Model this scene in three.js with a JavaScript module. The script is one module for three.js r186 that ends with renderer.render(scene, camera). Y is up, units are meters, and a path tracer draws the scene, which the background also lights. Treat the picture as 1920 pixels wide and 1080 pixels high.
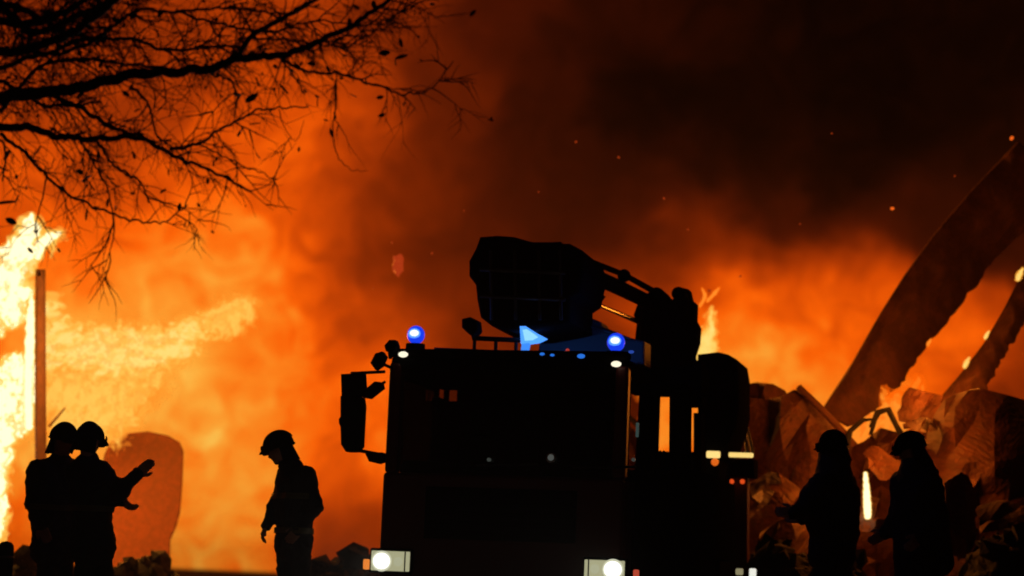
import * as THREE from 'three';
import { mergeGeometries, toCreasedNormals } from 'three/addons/utils/BufferGeometryUtils.js';
import { RoundedBoxGeometry } from 'three/addons/geometries/RoundedBoxGeometry.js';
import { createNoise3D } from 'simplex-noise';

// ---------------------------------------------------------------- camera, sky, exposure
const V = (x, y, z) => new THREE.Vector3(x, y, z);
const scene = new THREE.Scene();
const FPX = 3900;                                                    // focal length in pixels of the 1920 x 1080 photograph
const camera = new THREE.PerspectiveCamera(2 * Math.atan(540 / FPX) * 180 / Math.PI, 16 / 9, 0.1, 6000);
camera.position.set(0, 0.6, 0);
camera.rotation.set(THREE.MathUtils.degToRad(8.05), 0, THREE.MathUtils.degToRad(2.4), 'YXZ');
camera.updateMatrixWorld(true);
camera.focus = 15; camera.userData.fStop = 1.9;
const renderer = new THREE.WebGLRenderer({ antialias: true });
renderer.toneMapping = THREE.LinearToneMapping; renderer.toneMappingExposure = 1;
renderer.shadowMap.enabled = true;
scene.fog = new THREE.FogExp2(new THREE.Color(0.75, 0.7, 0.65), 0.0005);          // thin smoke in the air

function rng(seed) { let s = seed >>> 0; return () => { s = (s + 0x6d2b79f5) | 0; let t = Math.imul(s ^ (s >>> 15), 1 | s); t = (t + Math.imul(t ^ (t >>> 7), 61 | t)) ^ t; return ((t ^ (t >>> 14)) >>> 0) / 4294967296; }; }
const noise = createNoise3D(rng(7));
const fbm = (x, y, z, o = 4) => { let s = 0, a = 0.5; for (let i = 0; i < o; i++) { s += a * noise(x, y, z); x *= 2.03; y *= 2.03; z *= 2.03; a *= 0.5; } return s; };
const { clamp, lerp, smoothstep } = THREE.MathUtils;
const lin = (c) => (c <= 0.04045 ? c / 12.92 : ((c + 0.055) / 1.055) ** 2.4);
const sr = (r, g, b) => new THREE.Color(lin(r / 255), lin(g / 255), lin(b / 255));

// how hot smoke glows: a ramp from black smoke to flame (sRGB stops)
const RAMP = [[0, 1, 0, 0], [0.1, 36, 7, 1], [0.2, 70, 17, 2], [0.3, 116, 33, 2], [0.4, 165, 52, 3], [0.5, 215, 74, 3], [0.6, 253, 98, 6], [0.7, 255, 134, 30], [0.8, 255, 170, 58], [0.9, 255, 226, 110], [1, 255, 255, 215]];
function heat(h) {
  h = clamp(h, 0, 0.999);
  let i = 0; while (h > RAMP[i + 1][0]) i++;
  const a = RAMP[i], b = RAMP[i + 1], t = (h - a[0]) / (b[0] - a[0]);
  return [1, 2, 3].map((k) => lin(lerp(a[k], b[k], t) / 255));
}
function makeSky() {
  // smoke lit by the fire: azimuth, elevation (degrees) and glow (percent) of its billows
  const glow = '-16.7,15.5,40 -15.6,10.5,46 -15.2,6.3,66 -14.9,2.1,62 -13.7,15.4,32 -10.2,15.9,37 -6.9,15.1,41 -3.6,15.3,32 -2.2,14.7,25 -0.3,15.5,18 2.5,15.6,11 5.5,15.8,8 9.3,15.8,4 11.9,15.7,4 13.6,15.6,4 -13.5,12.9,40 -10,12.9,38 -6.5,13.1,46 -4.1,13.1,40 -1.9,13,25 0.4,13.1,14 3.4,13.2,5 6.4,13.5,5 9.3,13.2,3 11.9,13.2,4 13.7,12.4,6 -13.7,10.3,52 -11.6,10.6,41 -9.4,10.6,45 -7.4,11.2,52 -5.9,10.5,61 -4.3,10.5,41 -2.5,10.9,28 -0.7,10.8,20 1.4,10.7,14 3.5,11,11 6.4,11.2,8 9.4,11.1,5 12.2,11,8 14,10.4,14 -11.9,8.8,58 -10.2,8.8,68 -8.6,9.3,66 -7,8.6,73 -5.7,9.2,50 -4.8,8.9,33 -3.2,9.2,26 -1.7,9.3,22 0.5,9.8,18 3.2,9.6,19 4.7,9.4,27 6.5,9.4,36 7.6,10.3,13 8.5,9.5,23 10.1,9.6,19 12.3,10,17 -12.1,7.1,71 -10,7.4,73 -7.9,7.6,72 -6.7,7.1,68 -5.4,7.5,52 -4.7,7.1,43 -3,7.9,30 -1.5,7.7,29 3,7.9,33 5,7.9,54 6.5,7.8,63 8,8.2,56 8.8,8,58 9.7,8.3,52 11.2,7.2,57 -11.7,5.8,80 -10.1,5.9,80 -8.9,6.1,78 -7.6,6.9,77 -7.2,5.5,73 -5.8,6,64 -4.6,6.1,55 -3.5,6.7,44 5.1,6.2,70 6.6,6.2,72 8.3,6,76 9.4,6.9,56 10.3,6,55 12.3,6.9,56 13.6,6.8,35 -11.6,4.2,80 -10.2,4.2,75 -8.3,4.1,73 -6.9,4.5,71 -5.1,4.3,63 -4,4.2,62 8,4.5,68 10.2,5.2,70 13.4,4.7,32 -13.2,3.6,74 -10.5,2.6,66 -8.1,2.7,80 -7.4,3,78 -5.6,3.1,65 -4.2,2.9,60 -13.2,1.3,62 -9.3,1.5,66 -8,1.4,80 -7.1,1.6,70 -5,2,50 -4.3,1.7,40 -3.5,1.5,34 -10.2,0.7,68 -8.1,0.4,77 -7.1,0.4,58 -4.6,0.5,31 0.8,2.8,50 7.4,2.3,40 10.9,2.5,40'.split(' ').map((s) => s.split(',').map(Number));
  const W = 4096, H = 2048, data = new Float32Array(W * H * 4);
  const field = (az, el) => {
    let s = 0, w = 0;
    for (const [a, e, h] of glow) { const d = (a - az) ** 2 + (e - el) ** 2, k = Math.exp(-d / 1.5) + 0.0006 / (d + 1) ** 2; s += k * h; w += k; }
    return s / w / 100;
  };
  for (let row = 0; row < H; row++) {
    const el = ((row + 0.5) / H - 0.5) * 180;
    for (let col = 0; col < W; col++) {
      const o = (row * W + col) * 4, az = ((col + 0.5) / W - 0.5) * 360 + 90;   // 0 = ahead (-z), positive to the right
      const a = az > 180 ? az - 360 : az;
      const near = smoothstep(a, -60, -16) * (1 - smoothstep(a, 14, 60)) * (1 - smoothstep(el, 15, 65));
      let h = 0.012;
      if (el > -1 && near > 0) {
        const wx = fbm(a * 0.3, el * 0.3, 3.1, 3), wy = fbm(a * 0.3, el * 0.3, 9.7, 3);
        h = field(a + wx * 1.3, el + wy * 1.1);
        const billow = 0.6 + 0.5 * noise(a * 0.34 + wx * 1.2, el * 0.4 + wy * 1.2, 1.3), fine = fbm(a * 0.7 + wy * 1.2, el * 0.85 - wx * 1.2, 5.5, 4);
        h += (billow - 0.6) * 0.085 * smoothstep(h, 0.25, 0.6) + fine * (0.02 + 0.07 * smoothstep(h, 0.2, 0.7));
        h = Math.min(h, 0.92) * near + 0.012 * (1 - near);
      }
      const c = heat(h); data[o] = c[0]; data[o + 1] = c[1]; data[o + 2] = c[2]; data[o + 3] = 1;
    }
  }
  const t = new THREE.DataTexture(data, W, H, THREE.RGBAFormat, THREE.FloatType);
  t.mapping = THREE.EquirectangularReflectionMapping; t.magFilter = THREE.LinearFilter; t.needsUpdate = true;
  return t;
}
scene.background = makeSky(); scene.environment = scene.background;

// ---------------------------------------------------------------- helpers
const used = {};
const numbered = (n) => { const k = used[n] = (used[n] ?? -1) + 1; return k ? `${n}_${String(k).padStart(3, '0')}` : n; };
function tag(o, label, category, group) { o.userData.label = label; o.userData.category = category; if (group) o.userData.group = group; return o; }
function top(o, name, label, category, group) { o.name = numbered(name); scene.add(o); return tag(o, label, category, group); }
function part(geo, mat, name, parent) { const m = new THREE.Mesh(geo, mat); m.name = name; m.castShadow = m.receiveShadow = true; parent.add(m); return m; }
const std = (r, g, b, roughness = 0.8, more = {}) => new THREE.MeshStandardMaterial({ color: new THREE.Color(r, g, b), roughness, ...more });
// point of the world on the sight line of a pixel of the photograph, at a depth along the view
const camQ = camera.quaternion.clone(), fwd = V(0, 0, -1).applyQuaternion(camQ);
const ray = (px, py) => V((px - 960) / FPX, (540 - py) / FPX, -1).applyQuaternion(camQ);
const at = (px, py, d) => ray(px, py).multiplyScalar(d).add(camera.position);
const groundY = 0;
function onGround(px, d) { const p = at(px, 1100, d); p.y = groundY; return p; }
const light = (px, py, d, I, r = 0.6, c = [1, 0.24, 0.018]) => {
  const l = new THREE.PointLight(new THREE.Color(...c), I); l.position.copy(at(px, py, d)); l.shadow.radius = r / 0.02; l.castShadow = true; l.name = 'fire_light'; scene.add(l); return l;
};
// tapered tube along points (Vector3) with radii
function tube(pts, radii, seg = 6, cap = true) {
  const n = pts.length, pos = [], idx = [], uv = [];
  let N = V(0.3, 0.9, 0.2), L = 0;
  for (let i = 0; i < n; i++) {
    const T = pts[Math.min(i + 1, n - 1)].clone().sub(pts[Math.max(i - 1, 0)]).normalize();
    N = N.clone().addScaledVector(T, -N.dot(T)); if (N.length() < 1e-3) N = V(1, 0.1, 0).addScaledVector(T, -T.x); N.normalize();
    const B = T.clone().cross(N); if (i) L += pts[i].distanceTo(pts[i - 1]);
    for (let j = 0; j <= seg; j++) {
      const a = j / seg * 2 * Math.PI, p = pts[i].clone().addScaledVector(N, Math.cos(a) * radii[i]).addScaledVector(B, Math.sin(a) * radii[i]);
      pos.push(p.x, p.y, p.z); uv.push(j / seg, L);
    }
  }
  for (let i = 0; i < n - 1; i++) for (let j = 0; j < seg; j++) { const a = i * (seg + 1) + j, b = a + seg + 1; idx.push(a, a + 1, b, b, a + 1, b + 1); }
  if (cap) for (const [i, s] of [[0, 1], [n - 1, -1]]) { const c = pos.length / 3; pos.push(pts[i].x, pts[i].y, pts[i].z); uv.push(0, 0); for (let j = 0; j < seg; j++) { const a = i * (seg + 1) + j; s > 0 ? idx.push(c, a + 1, a) : idx.push(c, a, a + 1); } }
  const g = new THREE.BufferGeometry(); g.setAttribute('position', new THREE.Float32BufferAttribute(pos, 3)); g.setAttribute('uv', new THREE.Float32BufferAttribute(uv, 2)); g.setIndex(idx); g.computeVertexNormals();
  return g;
}
function smoothPath(pts, n) { return new THREE.CatmullRomCurve3(pts, false, 'catmullrom', 0.5).getPoints(n); }
const poly = (list, u) => { const k = clamp(u, 0, 1) * (list.length - 1), i = Math.min(Math.floor(k), list.length - 2), t = k - i; return [lerp(list[i][0], list[i + 1][0], t), lerp(list[i][1], list[i + 1][1], t)]; };

// a surface meshed from a field of tapered limbs
function surfaceNet(f, lo, hi, h) {
  const n = [0, 1, 2].map((k) => Math.ceil((hi[k] - lo[k]) / h) + 1), [nx, ny, nz] = n, val = new Float32Array(nx * ny * nz), I = (x, y, z) => x + nx * (y + ny * z);
  for (let z = 0; z < nz; z++) for (let y = 0; y < ny; y++) for (let x = 0; x < nx; x++) val[I(x, y, z)] = f(lo[0] + x * h, lo[1] + y * h, lo[2] + z * h);
  const vert = new Int32Array(nx * ny * nz).fill(-1), pos = [], idx = [];
  for (let z = 0; z < nz - 1; z++) for (let y = 0; y < ny - 1; y++) for (let x = 0; x < nx - 1; x++) {
    let sx = 0, sy = 0, sz = 0, c = 0, neg = 0; const v = []; for (let k = 0; k < 8; k++) { v[k] = val[I(x + (k & 1), y + (k >> 1 & 1), z + (k >> 2))]; if (v[k] < 0) neg++; }
    if (!neg || neg === 8) continue;
    for (let a = 0; a < 8; a++) for (const b of [1, 2, 4]) if (!(a & b) && (v[a] < 0) !== (v[a | b] < 0)) { const t = v[a] / (v[a] - v[a | b]); sx += (a & 1) + (b === 1 ? t : 0); sy += (a >> 1 & 1) + (b === 2 ? t : 0); sz += (a >> 2) + (b === 4 ? t : 0); c++; }
    vert[I(x, y, z)] = pos.length / 3; pos.push(lo[0] + (x + sx / c) * h, lo[1] + (y + sy / c) * h, lo[2] + (z + sz / c) * h);
  }
  const quad = (a, b, c, d, flip) => { if (a < 0 || b < 0 || c < 0 || d < 0) return; flip ? idx.push(a, c, b, a, d, c) : idx.push(a, b, c, a, c, d); };
  for (let z = 1; z < nz - 1; z++) for (let y = 1; y < ny - 1; y++) for (let x = 1; x < nx - 1; x++) {
    const s = val[I(x, y, z)] < 0;
    if (s !== val[I(x + 1, y, z)] < 0) quad(vert[I(x, y - 1, z - 1)], vert[I(x, y, z - 1)], vert[I(x, y, z)], vert[I(x, y - 1, z)], !s);
    if (s !== val[I(x, y + 1, z)] < 0) quad(vert[I(x - 1, y, z - 1)], vert[I(x - 1, y, z)], vert[I(x, y, z)], vert[I(x, y, z - 1)], !s);
    if (s !== val[I(x, y, z + 1)] < 0) quad(vert[I(x - 1, y - 1, z)], vert[I(x, y - 1, z)], vert[I(x, y, z)], vert[I(x - 1, y, z)], !s);
  }
  const g = new THREE.BufferGeometry(); g.setAttribute('position', new THREE.Float32BufferAttribute(pos, 3)); g.setIndex(idx); g.computeVertexNormals(); return g;
}
function fieldOf(bones, k) { return (x, y, z) => {
  let s = 1e3;
  for (const [a, b, ra, rb] of bones) {
    const bx = b.x - a.x, by = b.y - a.y, bz = b.z - a.z, px = x - a.x, py = y - a.y, pz = z - a.z, L = bx * bx + by * by + bz * bz, t = L ? clamp((px * bx + py * by + pz * bz) / L, 0, 1) : 0;
    const d = Math.hypot(px - t * bx, py - t * by, pz - t * bz) - ra - (rb - ra) * t, h = Math.max(k - Math.abs(d - s), 0) / k; s = Math.min(d, s) - h * h * k * 0.25;
  }
  return s;
}; }

// procedural surface textures
function texture(size, f, srgb = true) {
  const d = new Uint8Array(size * size * 4);
  for (let y = 0; y < size; y++) for (let x = 0; x < size; x++) { const c = f(x / size, y / size), o = (y * size + x) * 4; d[o] = c[0]; d[o + 1] = c[1]; d[o + 2] = c[2]; d[o + 3] = 255; }
  const t = new THREE.DataTexture(d, size, size); t.magFilter = THREE.LinearFilter; t.minFilter = THREE.LinearMipmapLinearFilter; t.wrapS = t.wrapT = THREE.RepeatWrapping; if (srgb) t.colorSpace = THREE.SRGBColorSpace; t.needsUpdate = true; return t;
}
const loopFbm = (u, v, s, z, o = 5) => { const a = u * 2 * Math.PI, b = v * 2 * Math.PI; return fbm(Math.cos(a) * s + z, Math.sin(a) * s + Math.cos(b) * s, Math.sin(b) * s - z, o); };
const rustTex = texture(512, (u, v) => { const n = loopFbm(u, v, 0.9, 2), m = loopFbm(u, v, 3.5, 8), k = smoothstep(n + m * 0.5, -0.35, 0.4); return [lerp(106, 122, k) + m * 12, lerp(66, 74, k) + m * 8, lerp(44, 48, k) + m * 6].map((c) => clamp(c, 0, 255)); });
const dirtTex = texture(512, (u, v) => { const n = loopFbm(u, v, 1.4, 5), m = loopFbm(u, v, 6, 3); const c = clamp(104 + n * 46 + m * 50, 0, 255); return [c, c * 0.9, c * 0.8]; });
const roughTex = texture(256, (u, v) => { const c = clamp(128 + loopFbm(u, v, 2.5, 4) * 190, 0, 255); return [c, c, c]; }, false);

const M = {
  ground: std(1, 1, 1, 0.95, { map: dirtTex, bumpMap: roughTex, bumpScale: 0.03 }),
  rust: std(0.9, 0.9, 0.9, 0.8, { map: rustTex, bumpMap: roughTex, bumpScale: 0.004, side: THREE.DoubleSide }),
  charred: std(0.025, 0.022, 0.02, 0.9, { bumpMap: roughTex, bumpScale: 0.01 }),
  paint: std(0.5, 0.36, 0.28, 0.85, { map: rustTex, bumpMap: roughTex, bumpScale: 0.004 }), rubble: std(0.55, 0.5, 0.46, 0.95, { map: dirtTex, bumpMap: roughTex, bumpScale: 0.01 }),
  bark: std(0.035, 0.028, 0.022, 0.95, { bumpMap: roughTex, bumpScale: 0.006 }),
  leaf: std(0.02, 0.016, 0.008, 0.8, { side: THREE.DoubleSide }),
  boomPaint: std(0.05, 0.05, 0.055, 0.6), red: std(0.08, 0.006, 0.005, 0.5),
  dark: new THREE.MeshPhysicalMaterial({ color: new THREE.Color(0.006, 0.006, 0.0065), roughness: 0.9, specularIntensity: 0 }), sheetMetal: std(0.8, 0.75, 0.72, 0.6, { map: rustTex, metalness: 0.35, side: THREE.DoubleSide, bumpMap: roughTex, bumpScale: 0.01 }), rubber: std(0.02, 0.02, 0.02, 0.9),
  steel: std(0.1, 0.1, 0.105, 0.55, { metalness: 0.6 }), chrome: std(0.6, 0.6, 0.6, 0.25, { metalness: 1 }), white: std(0.5, 0.5, 0.5, 0.5),
  glass: new THREE.MeshPhysicalMaterial({ color: new THREE.Color(0.5, 0.5, 0.48), transmission: 1, roughness: 0, thickness: 0, ior: 1.5 }),
  coat: std(0.016, 0.017, 0.022, 0.95), trouser: std(0.016, 0.016, 0.02, 0.95), boot: std(0.012, 0.012, 0.012, 0.6), helmet: std(0.11, 0.12, 0.06, 0.45), visor: std(0.02, 0.02, 0.02, 0.3), tint: new THREE.MeshPhysicalMaterial({ color: new THREE.Color(0.003, 0.003, 0.003), transmission: 1, roughness: 0, thickness: 0, ior: 1.5 }), band: std(0.07, 0.075, 0.03, 0.6), skin: std(0.35, 0.2, 0.14, 0.6), glove: std(0.03, 0.026, 0.02, 0.9),
};
const glow = (r, g, b) => { const m = new THREE.MeshStandardMaterial({ color: 0x050505, roughness: 0.5 }); m.emissive = new THREE.Color(r, g, b); return m; };

// ---------------------------------------------------------------- ground
{
  const g = new THREE.PlaneGeometry(1, 1, 220, 220), p = g.attributes.position, uv = g.attributes.uv;
  for (let i = 0; i < p.count; i++) {
    const s = (t) => Math.sign(t) * (Math.abs(t) * 40 + Math.abs(t) ** 6 * 700), x = s(p.getX(i) * 2) / 1, z = -30 + s(p.getY(i) * 2);
    const r = Math.hypot(x, z + 12), bump = smoothstep(r, 16, 30) * (1 - smoothstep(r, 90, 200));
    p.setXYZ(i, x, bump * (fbm(x * 0.25, z * 0.25, 4) * 0.09 + fbm(x * 1.3, z * 1.3, 1) * 0.03), z); uv.setXY(i, x / 3, z / 3);
  }
  const idx = g.index.array; for (let i = 0; i < idx.length; i += 3) { const t = idx[i]; idx[i] = idx[i + 1]; idx[i + 1] = t; }
  g.computeVertexNormals();
  if (g.attributes.normal.getY(Math.floor(p.count / 2)) < 0) { for (let i = 0; i < idx.length; i += 3) { const t = idx[i]; idx[i] = idx[i + 1]; idx[i + 1] = t; } g.computeVertexNormals(); }
  const m = part(g, M.ground, 'ground', scene); m.userData = { kind: 'structure', label: 'dark ash strewn ground of the fire scene' };
}

// ---------------------------------------------------------------- flames: nested glowing shells, dense and white inside, thin and orange outside
const flameMat = new THREE.MeshBasicMaterial({ color: 0xffffff, vertexColors: true, transparent: true, side: THREE.DoubleSide, depthWrite: false }); flameMat.name = 'flame';
const LEVELS = { white: [[0.1, 0.8, 0.3], [-0.02, 0.89, 0.45], [-0.17, 0.999, 0.98]], yellow: [[0, 0.76, 0.22], [-0.2, 0.84, 0.35], [-0.42, 0.91, 0.6], [-0.62, 0.95, 0.6]], faint: [[0, 0.74, 0.18], [-0.25, 0.81, 0.3], [-0.5, 0.88, 0.4]], orange: [[0, 0.6, 0.3], [-0.25, 0.7, 0.45], [-0.5, 0.8, 0.65]] };
// tongues: [path in photo pixels, depth, radii in pixels]; the field round them is torn by turbulence that stretches along the blow of the fire
function flame(tongues, look, label, { c, seed = 1, tear = 0.75, freq = 1.1, stretch = [1, 0.55], fine = 1, I = 0, lightAt, r = 0.6 } = {}) {
  const bones = [], lo = [1e3, 1e3, 1e3], hi = [-1e3, -1e3, -1e3]; let rm = 0;
  for (const [path, depth, radii] of tongues) {
    const P = smoothPath(path.map(([x, y]) => at(x, y, depth)), 10), R = P.map((_, i) => { const t = i / 10 * (radii.length - 1), k = Math.min(Math.floor(t), radii.length - 2); return lerp(radii[k], radii[k + 1], t - k) * depth / FPX; });
    for (let i = 0; i < 10; i++) bones.push([P[i], P[i + 1], R[i], R[i + 1]]);
    rm = Math.max(rm, ...R);
    P.forEach((p, i) => ['x', 'y', 'z'].forEach((c, k) => { lo[k] = Math.min(lo[k], p[c] - R[i] - rm * 0.6); hi[k] = Math.max(hi[k], p[c] + R[i] + rm * 0.6); }));
  }
  const d = fieldOf(bones, rm * 0.5), f = freq / rm;
  const field = (x, y, z) => { const b = d(x, y, z); if (b > rm) return b; const wx = noise(x * f * 0.5, y * f * 0.4 + seed * 7, z * f * 0.5) * 0.5 * rm; return b + rm * tear * (0.62 * noise((x + wx) * f * stretch[0], y * f * stretch[1] + seed, z * f * 0.8) + 0.4 * noise((x + wx) * f * 2.1 * stretch[0], (y + wx) * f * 2.1 * stretch[1], z * f * 1.7 + seed) + 0.22 * fine * noise(x * f * 4.6 * stretch[0], y * f * 4.6 * stretch[1] + seed, z * f * 4)); };
  const h = Math.max(rm * 0.12, Math.cbrt((hi[0] - lo[0]) * (hi[1] - lo[1]) * (hi[2] - lo[2]) / 260000)), geos = [];
  for (const [level, heatAt, alpha] of LEVELS[look]) {
    const g = surfaceNet((x, y, z) => field(x, y, z) - level * rm, lo, hi, h), n = g.attributes.position.count; if (!n) continue;
    const c = heat(heatAt), gain = heatAt > 0.98 ? 2.6 : heatAt > 0.93 ? 1.4 : 1.08, col = new Float32Array(n * 4); for (let i = 0; i < n; i++) col.set([c[0] * gain, c[1] * gain, c[2] * gain, alpha], i * 4);
    g.setAttribute('color', new THREE.BufferAttribute(col, 4)); geos.push(g);
  }
  const m = new THREE.Mesh(mergeGeometries(geos), flameMat); top(m, 'flame', label, 'flame');
  if (I) light(...lightAt, I, r, c);
  return m;
}
flame([[[[-60, 640], [-26, 590], [-2, 550], [14, 510], [38, 478], [70, 460], [112, 436]], 40, [30, 40, 38, 31, 22, 14, 5]], [[[40, 480], [52, 448], [60, 420]], 39.8, [14, 9, 4]], [[[20, 520], [22, 570], [18, 598]], 39.6, [26, 22, 8]]], 'white', 'tall white hot flame at the left edge whose tip blows right above the charred post', { seed: 1, tear: 0.5, freq: 1.4, I: 500, lightAt: [0, 560, 40.8], r: 0.9 });
flame([[[[-20, 1000], [-15, 900], [-5, 820], [14, 740], [22, 705], [34, 678]], 39, [26, 24, 28, 32, 26, 9]], [[[30, 800], [52, 730], [66, 690]], 39.3, [18, 16, 5]]], 'white', 'broad yellow white flame low at the left edge behind the two firefighters', { seed: 3, tear: 0.6, freq: 1.4, I: 300, lightAt: [10, 800, 40], r: 0.9 });
flame([[[[54, 800], [53, 720], [56, 640], [57, 590], [60, 550]], 38.5, [8, 8, 9, 7, 3]]], 'white', 'thin white flame strip just left of the charred post', { seed: 5, tear: 0.25, I: 42, lightAt: [14, 650, 35.8], r: 0.3, c: [1, 0.4, 0.06] });  // light set well forward of this flame, added to brighten the post front
flame([[[[86, 690], [94, 640], [98, 590], [94, 560]], 41, [14, 17, 12, 4]], [[[92, 640], [150, 655], [210, 655], [275, 650]], 41.2, [24, 34, 38, 26]], [[[190, 690], [250, 672], [305, 652], [345, 640], [378, 602]], 41, [16, 30, 30, 27, 6]]], 'yellow', 'long yellow flame blowing sideways to the right of the charred post', { seed: 8, tear: 0.95, freq: 1.5, stretch: [0.75, 0.95], I: 170, lightAt: [290, 690, 40.5], c: [1, 0.3, 0.02], r: 0.7 });
flame([[[[90, 750], [150, 735], [230, 715], [300, 705]], 42, [34, 48, 36, 12]], [[[120, 800], [200, 790], [250, 750]], 42, [30, 30, 10]]], 'faint', 'faint ragged yellow flames above the two firefighters and the burnt skip', { seed: 9, tear: 1.1, freq: 1.6 });
flame([[[[400, 610], [430, 595], [462, 578]], 44, [16, 26, 14]]], 'faint', 'small detached puff of flame drifting right of the long yellow flame', { seed: 19, tear: 1.1, freq: 1.3 });
flame([[[[1318, 668], [1326, 645], [1332, 610], [1336, 575]], 34, [18, 17, 9, 3]]], 'yellow', 'small yellow flame standing right beside the boom turret of the fire engine', { seed: 11, tear: 0.6, I: 20, lightAt: [1325, 640, 33.5], r: 0.25 });
flame([[[[1312, 575], [1322, 555], [1316, 540]], 34, [3, 4, 1.5]], [[[1326, 565], [1340, 550], [1350, 538]], 34, [3, 4, 1.5]]], 'orange', 'thin forked wisps of flame above the small flame by the boom turret', { seed: 12, tear: 0.5 });
flame([[[[1627, 968], [1626, 945], [1625, 925], [1623, 888]], 27.2, [6.5, 6.5, 6, 4]]], 'white', 'narrow white flame between the two right hand firefighters', { seed: 12, tear: 0.2, I: 0.22, lightAt: [1625, 930, 27], r: 0.08 });
flame([[[[1590, 835], [1615, 800], [1640, 765], [1650, 738]], 31.5, [20, 30, 22, 6]], [[[1690, 835], [1675, 800], [1665, 785], [1695, 755], [1722, 715]], 31.5, [16, 28, 26, 18, 8]]], 'orange', 'orange flames glowing in the hollow of the collapsed sheet metal', { seed: 13, tear: 0.6, I: 9, lightAt: [1650, 745, 26.6], r: 0.4 });
flame([[[[1392, 846], [1396, 820], [1402, 782]], 29, [8, 7, 2]], [[[1412, 896], [1412, 872], [1408, 850]], 29, [5, 4, 2]]], 'orange', 'small added orange flame standing in for firelight on the rear handrails of the fire engine', { seed: 33, tear: 0.4 });  // added flame in place of the orange light on the handrails
for (const [x, y, r, I, l] of [[1812, 680, 4.2, 5, 'small yellow flame licking midway up the edge of the right hand fallen roof panel'], [1850, 628, 3.2, 3, 'tiny white flame spot near the middle of the right hand fallen roof panel edge'], [1912, 514, 5, 3, 'small yellow flame high on the edge of the right hand panel at the photo edge'], [1742, 642, 3, 2, 'tiny dim flame on the ragged edge of the large fallen roof panel']])
  flame([[[[x - r * 0.9, y + r * 2], [x, y], [x + r * 1.4, y - r * 2.4]], 29.6, [r * 0.8, r, r * 0.3]]], r === 3 ? 'orange' : 'yellow', l, { seed: x, tear: 0.6, I, lightAt: [x, y, 28.8], r: 0.15 });

// ---------------------------------------------------------------- burnt structures at the left
{
  const t = new THREE.Group(); t.position.copy(onGround(70, 38)); const L = (x, y, d = 38) => at(x, y, d).sub(t.position);
  part(tube(smoothPath([L(78, 1190), L(76, 800), L(76, 640), L(76, 505)], 20), Array.from({ length: 21 }, (_, i) => (12.5 - i * 0.12) * 38 / FPX), 4), M.rust, 'column', t);
  part(tube([L(92, 800), L(122, 765)], [0.03, 0.015], 5), M.rust, 'hook', t);
  top(t, 'charred_post', 'tall scorched steel post standing in the flames at the left edge', 'post');
}
{
  // a steel skip standing on its end in the smoke
  const d = 44, t = new THREE.Group(); t.position.copy(onGround(268, d));
  const out = [[196, 1090], [196, 850], [206, 826], [232, 815], [268, 811], [305, 818], [326, 830], [333, 846], [332, 905], [329, 960], [322, 988], [312, 1012], [312, 1090]].map(([x, y]) => { const q = at(x, y, d); return new THREE.Vector2(q.x - t.position.x, q.y); });
  const g = new THREE.ExtrudeGeometry(new THREE.Shape(out), { depth: 1.6, bevelEnabled: true, bevelSize: 0.03, bevelThickness: 0.04, bevelSegments: 2, steps: 6 }); g.translate(0, 0, -1.2);
  part(g, M.paint, 'shell', t); t.rotation.y = 0.23;
  top(t, 'burnt_skip', 'orange lit steel skip standing in the smoke behind the two left hand firefighters', 'skip');
}
function heap(name, pxTop, d, depthSize, mat, label, seed, chunks = 0, cat = 'rubble') {
  const t = new THREE.Group(), c = pxTop.reduce((a, p) => a + p[0], 0) / pxTop.length; t.position.copy(onGround(c, d));
  const nu = 60, nv = 24, pos = [], idx = [], uv = [];
  for (let j = 0; j <= nv; j++) for (let i = 0; i <= nu; i++) {
    const u = i / nu, v = j / nv * 2 - 1, [px, py] = poly(pxTop, u), p = at(px, py, d), h = Math.max(0, p.y) * Math.sqrt(Math.max(0, 1 - v * v));
    const k = 1 + 0.22 * fbm(u * 6 + seed, v * 3, seed, 4) * (1 - Math.abs(v)); const q = V(p.x, h * k - 0.02, p.z - v * depthSize).sub(t.position);
    pos.push(q.x + 0.1 * noise(u * 14, v * 6, seed), q.y, q.z); uv.push(p.x * 0.6, v * depthSize * 0.6);
  }
  for (let j = 0; j < nv; j++) for (let i = 0; i < nu; i++) { const a = j * (nu + 1) + i, b = a + nu + 1; idx.push(a, a + 1, b, b, a + 1, b + 1); }
  const g = new THREE.BufferGeometry(); g.setAttribute('position', new THREE.Float32BufferAttribute(pos, 3)); g.setAttribute('uv', new THREE.Float32BufferAttribute(uv, 2)); g.setIndex(idx); g.computeVertexNormals();
  part(g, mat, 'mound', t);
  const R = rng(seed * 77 + 5), shapes = [0, 1, 2, 3].map((k) => { const q = k % 2 ? new THREE.BoxGeometry(1, 0.45, 0.7) : new THREE.IcosahedronGeometry(0.6, 0), a = q.attributes.position; for (let i = 0; i < a.count; i++) { const x = a.getX(i), y = a.getY(i), z = a.getZ(i), m = 1 + 0.4 * noise(x * 3 + k * 4, y * 3, z * 3); a.setXYZ(i, x * m, y * m, z * m); } q.computeVertexNormals(); return q; });
  for (let i = 0; i < chunks; i++) {
    const j = Math.floor(nv * (0.1 + 0.5 * R())), k = Math.floor(R() * nu), o = (j * (nu + 1) + k) * 3, m = part(shapes[i % 4], i % 3 ? mat : M.charred, 'debris_chunk', t), s = 0.08 + R() ** 2 * 0.3;
    m.position.set(pos[o], pos[o + 1] + s * 0.1, pos[o + 2]); m.scale.setScalar(s); m.rotation.set(R() * 6, R() * 6, R() * 6);
  }
  return top(t, name, label, cat);
}
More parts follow.
